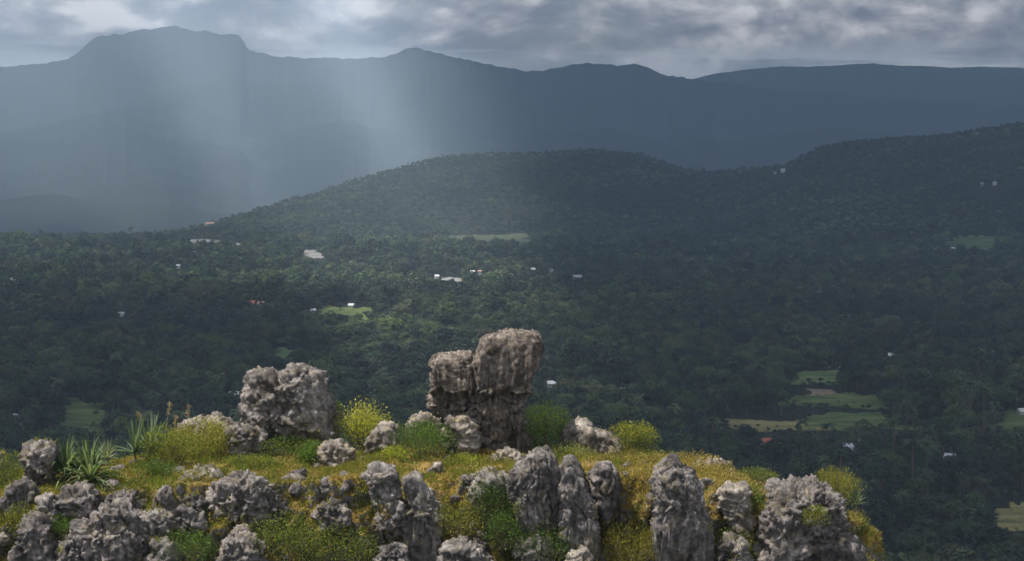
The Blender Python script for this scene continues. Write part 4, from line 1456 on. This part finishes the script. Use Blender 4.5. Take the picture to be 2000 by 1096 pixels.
def one_mesh(name, pair):
    """trunk and crown of a forest tree in a single mesh"""
    tm, cm = pair
    bm = bmesh.new()
    bm.from_mesh(cm)
    nface = len(bm.faces)
    bm.from_mesh(tm)
    bm.faces.ensure_lookup_table()
    lay = bm.verts.layers.float_color.get('tint')
    me = bpy.data.meshes.new(name)
    for k, fc in enumerate(bm.faces):
        fc.material_index = 0 if k < nface else 1
    bm.to_mesh(me)
    bm.free()
    me.materials.append(cm.materials[0])
    me.materials.append(M_BARK)
    return me


def low_mesh(i):
    h, r, lb = SPEC[i]
    v, f, c, cs = crown_mesh(400 + i, h, r, lb, 260, 0.85)
    cm = mesh_from('far_crown', v, f, smooth=False, colors=c)
    cm.materials.append(M_TREE)
    return cm


# houses come first so that trees keep clear of them
HOUSES = []


def mat_flat(name, col, var=0.2, rough=0.8):
    return mat_simple(name, col, rough, var, 1.5)


W_WHITE = mat_flat('white_render', (0.66, 0.65, 0.62), 0.12)
W_CREAM = mat_flat('cream_render', (0.42, 0.39, 0.33), 0.15)
R_ZINC = mat_flat('zinc_roof', (0.48, 0.50, 0.52), 0.2, 0.45)
R_WHITE = mat_flat('white_roof', (0.75, 0.75, 0.74), 0.1)
R_RED = mat_flat('red_tile_roof', (0.42, 0.13, 0.085), 0.25)
R_PINK = mat_flat('faded_red_roof', (0.42, 0.24, 0.20), 0.2)
R_GREY = mat_flat('grey_roof', (0.30, 0.30, 0.32), 0.2)


def house(label, px, py, wpx, roof, wall=None, tall=4.2, turn=0.0, depth=0.8, name='house'):
    wall = wall or W_WHITE
    g = ground_at(px, py + 0.0, 3.0)
    y = g[1]
    w = wpx / F * y
    w = max(w * 0.85, 3.6)
    d = max(3.5, w * depth)
    z0 = float(np.max(H([g[0] - w / 2, g[0] + w / 2, g[0]], [y, y, y - d / 2])))
    hh = tall
    rh = min(w, d) * 0.32
    root = empty(name, (g[0], y, z0 - 0.3), label, 'house', 'houses in the valley')
    root.rotation_euler = (0, 0, turn)
    a, b = w / 2, d / 2
    v = [(-a, -b, -1.0), (a, -b, -1.0), (a, b, -1.0), (-a, b, -1.0), (-a, -b, hh), (a, -b, hh), (a, b, hh), (-a, b, hh), (-a, 0, hh + rh), (a, 0, hh + rh)]
    me = bpy.data.meshes.new('wall')
    me.from_pydata(v, [], [(0, 1, 5, 4), (1, 2, 6, 9, 5), (2, 3, 7, 6), (3, 0, 4, 8, 7)])
    link('wall', me, wall, root)
    o = 0.45
    sl = rh / b
    e = [(-a - o, -b - o, hh - o * sl), (a + o, -b - o, hh - o * sl), (a + o, 0, hh + rh), (-a - o, 0, hh + rh), (a + o, b + o, hh - o * sl), (-a - o, b + o, hh - o * sl)]
    e2 = [(p[0], p[1], p[2] + 0.16) for p in e]
    me = bpy.data.meshes.new('roof')
    me.from_pydata(e + e2, [], [(3, 2, 1, 0), (5, 4, 2, 3), (6, 7, 8, 9), (9, 8, 10, 11), (0, 1, 7, 6), (4, 5, 11, 10), (1, 2, 8, 7), (2, 4, 10, 8), (3, 0, 6, 9), (5, 3, 9, 11)])
    link('roof', me, roof, root)
    HOUSES.append((g[0], y, w, z0 + hh))


HL = [
    ('first small white house of the row left of the long gravel yard', 328, 470, 6, R_WHITE, W_WHITE),
    ('second small white house of the row left of the long gravel yard', 338, 471, 6, R_WHITE, W_WHITE),
    ('third small white house, touching the long gravel yard', 348, 471, 6, R_WHITE, W_WHITE),
    ('bright white house standing alone below the long gravel yard', 378, 495, 11, R_WHITE, W_WHITE),
    ('low pale house left of the bright white one below the yard', 356, 502, 12, R_ZINC, W_CREAM),
    ('tiny pale house lowest below the long gravel yard', 348, 520, 5, R_ZINC, W_WHITE),
    ('small pale house at the far left edge of the valley', 25, 547, 9, R_ZINC, W_CREAM),
    ('white house in the dark trees at left, above the rice field', 237, 611, 10, R_WHITE, W_WHITE),
    ('red-roofed house at the left of the red pair in the left valley', 490, 590, 16, R_RED, W_CREAM),
    ('red-roofed house with a white wall, right of the red pair', 512, 591, 17, R_PINK, W_WHITE),
    ('small white house on the small pale yard', 462, 481, 7, R_WHITE, W_WHITE),
    ('pale house at the right end of the small pale yard', 474, 480, 7, R_ZINC, W_WHITE),
    ('tiny white house above the grey gravel patch', 572, 468, 7, R_WHITE, W_WHITE),
    ('left white gable of the bright pair in the middle of the valley', 923, 532, 9, R_WHITE, W_WHITE),
    ('right pinkish gable of the bright pair in the middle of the valley', 938, 531, 8, R_PINK, W_WHITE),
    ('white house at the left end of the bare ground by the pair of gables', 853, 541, 8, R_WHITE, W_WHITE),
    ('tiny pale house left of the bare ground by the pair of gables', 822, 543, 6, R_ZINC, W_CREAM),
    ('small white house right of the pair of gables', 1041, 527, 7, R_WHITE, W_WHITE),
    ('tiny grey house next to the small white one right of the gables', 1076, 529, 5, R_GREY, W_WHITE),
    ('long pale house in the middle of the valley right of the gables', 1128, 543, 18, R_ZINC, W_CREAM),
    ('tiny pale house where the middle valley darkens', 1207, 566, 6, R_ZINC, W_CREAM),
    ('small white house at the head of the brown track', 1076, 629, 9, R_WHITE, W_WHITE),
    ('white-roofed house alone in the forest right of the tall rock', 1240, 665, 13, R_WHITE, W_WHITE),
    ('long pale house in the forest above the sloping boulder', 1215, 750, 13, R_ZINC, W_WHITE),
    ('tiny white house left of the long pale one above the sloping boulder', 1185, 749, 5, R_WHITE, W_WHITE),
    ('pale house just right of the waist of the tall rock', 1077, 747, 6, R_ZINC, W_CREAM),
    ('low white shed left of the blocky boulder', 458, 768, 22, R_WHITE, W_CREAM),
    ('white house in the dark trees at the far left above the ridge', 27, 811, 13, R_WHITE, W_WHITE),
    ('faint grey house below the white one at the far left', 36, 830, 15, R_GREY, W_CREAM),
    ('red-roofed house nearest the golden strip of rice', 1500, 862, 30, R_RED, W_CREAM),
    ('smaller faded-roofed house touching the red-roofed one by the golden strip', 1524, 869, 18, R_PINK, W_WHITE),
    ('dim red-roofed house behind the rounded bush on the skyline', 1322, 868, 26, R_RED, W_CREAM),
    ('white-roofed house just above the flat slab', 1425, 881, 15, R_WHITE, W_WHITE),
    ('narrow tall white house right below the rice fields', 1688, 854, 8, R_WHITE, W_WHITE),
    ('white-roofed house left of the narrow tall one below the fields', 1657, 872, 18, R_ZINC, W_WHITE),
    ('left house of the white pair above the far paddy', 1642, 708, 12, R_WHITE, W_WHITE),
    ('right house of the white pair above the far paddy', 1660, 716, 8, R_ZINC, W_CREAM),
    ('small white house in the dark forest right of the far paddy', 1742, 692, 11, R_WHITE, W_WHITE),
    ('pale house below the small white one right of the far paddy', 1786, 732, 9, R_WHITE, W_WHITE),
    ('tiny white house in the dark right-hand forest near the edge', 1965, 648, 8, R_WHITE, W_CREAM),
    ('tiny pale house left below the one near the right edge', 1938, 688, 7, R_WHITE, W_WHITE),
    ('small pale house low in the right-hand forest', 1856, 892, 7, R_ZINC, W_CREAM),
    ('white house cut by the right edge above the terraces', 1996, 800, 9, R_WHITE, W_WHITE),
    ('pale house at the dark edge of the forest in the far middle', 1381, 488, 10, R_ZINC, W_CREAM),
    ('bright white house far off below the right-hand hill', 1683, 484, 9, R_WHITE, W_WHITE),
    ('white house beside the pale meadow at the foot of the right-hand hill', 1861, 486, 8, R_WHITE, W_WHITE),
    ('white house on the saddle of the right-hand hill', 1529, 334, 9, R_WHITE, W_WHITE),
    ('tiny house left of the one on the saddle of the hill', 1514, 338, 6, R_ZINC, W_CREAM),
    ('reddish roof on the left slope of the middle hill', 410, 441, 20, R_PINK, W_CREAM),
    ('tiny pale house high on the right-hand hill', 1943, 358, 7, R_ZINC, W_WHITE),
    ('tiny pale house left of the one high on the right-hand hill', 1918, 360, 6, R_ZINC, W_CREAM),
    ('pale house in the trees left of the pale clearing', 612, 604, 8, R_ZINC, W_WHITE),
    ('tiny white house right above the pale clearing', 686, 594, 6, R_WHITE, W_WHITE),
]
for i, (lab, px, py, w, rf, wl) in enumerate(HL):
    tl = 3.4 if 'narrow tall' in lab else (2.9 if py > 820 else 2.5 if py > 560 else 3.8)
    house(lab, px, py, w, rf, wl, tl, random.uniform(-0.5, 0.5))


def in_poly(x, y, P):
    r = np.zeros(len(x), bool)
    n = len(P)
    for i in range(n):
        x0, y0 = P[i]
        x1, y1 = P[(i + 1) % n]
        c = ((y0 > y) != (y1 > y)) & (x < (x1 - x0) * (y - y0) / (y1 - y0 + 1e-12) + x0)
        r ^= c
    return r


def build_trees():
    pts = []
    for (ya, yb, sp) in ((330, 1300, 7.2), (1300, 2200, 7.8), (2200, 4000, 8.8)):
        ys = np.arange(ya, yb, sp * 0.9)
        for yv in ys:
            wx = 0.32 * yv + 40
            xs = np.arange(-wx, wx, sp)
            pts.append(np.stack([xs, np.full_like(xs, yv)], 1) + RNG.uniform(-0.48, 0.48, (len(xs), 2)) * sp)
    p = np.concatenate(pts)
    x, y = p[:, 0], p[:, 1]
    px = 1000 + F * x / y
    dc = np.interp(px, HILL[:, 0], HILL[:, 2])
    keep = y < dc + 60
    n = fbm(p2(x, y, 90, 6.6), 3)
    keep &= RNG.random(len(x)) < np.clip(0.98 - 0.35 * np.maximum(n - 0.15, 0), 0, 1)
    scale = 0.55 + 0.85 * RNG.random(len(x)) ** 1.8 + 0.55 * (RNG.random(len(x)) < 0.09) + 0.30 * np.clip(fbm(p2(x, y, 200, 2.6), 3), -0.6, 0.9)
    scale = np.clip(scale, 0.4, 2.1)
    scale = np.where(y > 2500, np.minimum(scale * 0.85, 1.0), scale)
    for P in CLEAR:
        c = P.mean(0)
        big = c + (P - c) * 0.97
        ins = in_poly(x, y, big)
        keep &= ~ins | (RNG.random(len(x)) < 0.05)
        scale = np.where(ins, scale * 0.5, scale)
        # low growth on the near side so that the field can be seen
        mv = c / np.linalg.norm(c)
        near = np.zeros(len(x), bool)
        for s in (12, 24, 36, 50):
            near |= in_poly(x, y, big - mv * s)
        scale = np.where(near & ~ins, np.minimum(scale, 0.34), scale)
        if c[1] > 1700:
            for s in (15, 35, 55, 75, 95, 115, 135):
                keep &= ~in_poly(x, y, big - mv * s) | (RNG.random(len(x)) < 0.03)
    for hx, hy, w, zt in HOUSES:
        u = hx / hy
        dx = np.abs(x - u * y)
        keep &= ~((dx < w / 2 + 2.2) & (np.abs(y - hy) < w * 0.55 + 2.5))
        slope = max(0.02, (CAM_H - zt) / hy)
        reach = min(60.0, 4.5 / slope) if hy < 1500 else min(110.0, 6.0 / slope)
        corr = (dx < w / 2 + 4.0) & (y < hy) & (y > hy - reach)
        scale = np.where(corr, np.minimum(scale, 0.28), scale)
    x, y, scale, n = x[keep], y[keep], scale[keep], n[keep]
    z = H(x, y)
    ok = z < 60 + 200 * (y > 600)
    x, y, z, scale, n = x[ok], y[ok], z[ok], scale[ok], n[ok]
    palm = RNG.random(len(x)) < np.clip(0.10 + 0.35 * perlin(p2(x, y, 260, 1.9)), 0, 0.4)
    var = np.where(palm, 7 + RNG.integers(0, 3, len(x)), RNG.integers(0, 7, len(x)))
    rot = RNG.uniform(0, 2 * math.pi, len(x))
    # ---- nearest trees in view: one object each
    px = 1000 + F * x / y
    py = 300 + F * (CAM_H - z - 10 * scale) / y
    sky = np.interp(px, CREST[:, 0], CREST[:, 1]) + 8
    vis = (px > -20) & (px < 2020) & (py < 1105) & (py < sky) & (scale > 0.5)
    idx = np.where(vis)[0]
    idx = idx[np.argsort(y[idx] / scale[idx])][:300]
    for i in idx:
        k = int(var[i])
        isp = k >= 7
        tm, cm = PALMS[k - 7] if isp else BROAD[k]
        place = ('behind the left end of the ridge' if px[i] < 470 else 'between blocky boulder and tall rock' if px[i] < 850
                 else 'between tall rock and lone column' if px[i] < 1300
                 else 'behind the right end of the ridge' if px[i] < 1690 else 'right of the end of the ridge')
        big = 'tall ' if scale[i] > 1.05 else 'low '
        lab = big + ('coconut palm in the dark forest ' if isp else 'leafy tree in the dark forest ') + place
        o = empty('palm_tree' if isp else 'broadleaf_tree', (x[i], y[i], z[i] - 0.2), lab, 'tree',
                  big + ('palms ' if isp else 'trees ') + place)
        o.rotation_euler = (0, 0, float(rot[i]))
        s = float(scale[i])
        o.scale = (s, s, s)
        link('trunk', tm, None, o)
        link('crown', cm, None, o)
    rest = np.ones(len(x), bool)
    rest[idx] = False
    x, y, z, scale, var, rot = x[rest], y[rest], z[rest], scale[rest], var[rest], rot[rest]
    far = (y > 1500) & (var < 7)
    inst = np.where(far, var + 10, var)
    src = bpy.data.collections.new('tree_kinds')
    for k in range(17):
        if k < 7:
            me = one_mesh('near_tree', BROAD[k])
        elif k < 10:
            me = one_mesh('near_palm', PALMS[k - 7])
        else:
            me = low_mesh(k - 10)
        src.objects.link(bpy.data.objects.new('tree_kind_%s' % chr(97 + k), me))
    me = bpy.data.meshes.new('forest')
    me.vertices.add(len(x))
    me.vertices.foreach_set('co', np.stack([x, y, z - 0.2], 1).astype(np.float32).ravel())
    for nm, arr, ty in (('kind_index', inst.astype(np.int32), 'INT'), ('turn', rot.astype(np.float32), 'FLOAT'), ('size', scale.astype(np.float32), 'FLOAT')):
        a = me.attributes.new(nm, ty, 'POINT')
        a.data.foreach_set('value', arr)
    ob = link('forest', me, None, kind='stuff', label='dense dark tropical forest covering the valley and hills', cat='forest')
    ng = bpy.data.node_groups.new('forest', 'GeometryNodeTree')
    ng.interface.new_socket('Geometry', in_out='INPUT', socket_type='NodeSocketGeometry')
    ng.interface.new_socket('Geometry', in_out='OUTPUT', socket_type='NodeSocketGeometry')
    gi = ng.nodes.new('NodeGroupInput')
    go = ng.nodes.new('NodeGroupOutput')
    ip = ng.nodes.new('GeometryNodeInstanceOnPoints')
    ci = ng.nodes.new('GeometryNodeCollectionInfo')
    ci.inputs['Collection'].default_value = src
    ci.inputs['Separate Children'].default_value = True
    ci.inputs['Reset Children'].default_value = True
    ip.inputs['Pick Instance'].default_value = True

    def attr(nm, ty):
        a = ng.nodes.new('GeometryNodeInputNamedAttribute')
        a.data_type = ty
        a.inputs[0].default_value = nm
        return a.outputs[0]
    cx = ng.nodes.new('ShaderNodeCombineXYZ')
    ng.links.new(attr('turn', 'FLOAT'), cx.inputs[2])
    m2p = ng.nodes.new('GeometryNodeMeshToPoints')
    ng.links.new(gi.outputs[0], m2p.inputs['Mesh'])
    ng.links.new(m2p.outputs[0], ip.inputs['Points'])
    ng.links.new(ci.outputs[0], ip.inputs['Instance'])
    ng.links.new(attr('kind_index', 'INT'), ip.inputs['Instance Index'])
    ng.links.new(cx.outputs[0], ip.inputs['Rotation'])
    ng.links.new(attr('size', 'FLOAT'), ip.inputs['Scale'])
    ng.links.new(ip.outputs[0], go.inputs[0])
    md = ob.modifiers.new('forest', 'NODES')
    md.node_group = ng
    print('TREES', len(x), 'near', len(idx))


build_trees()
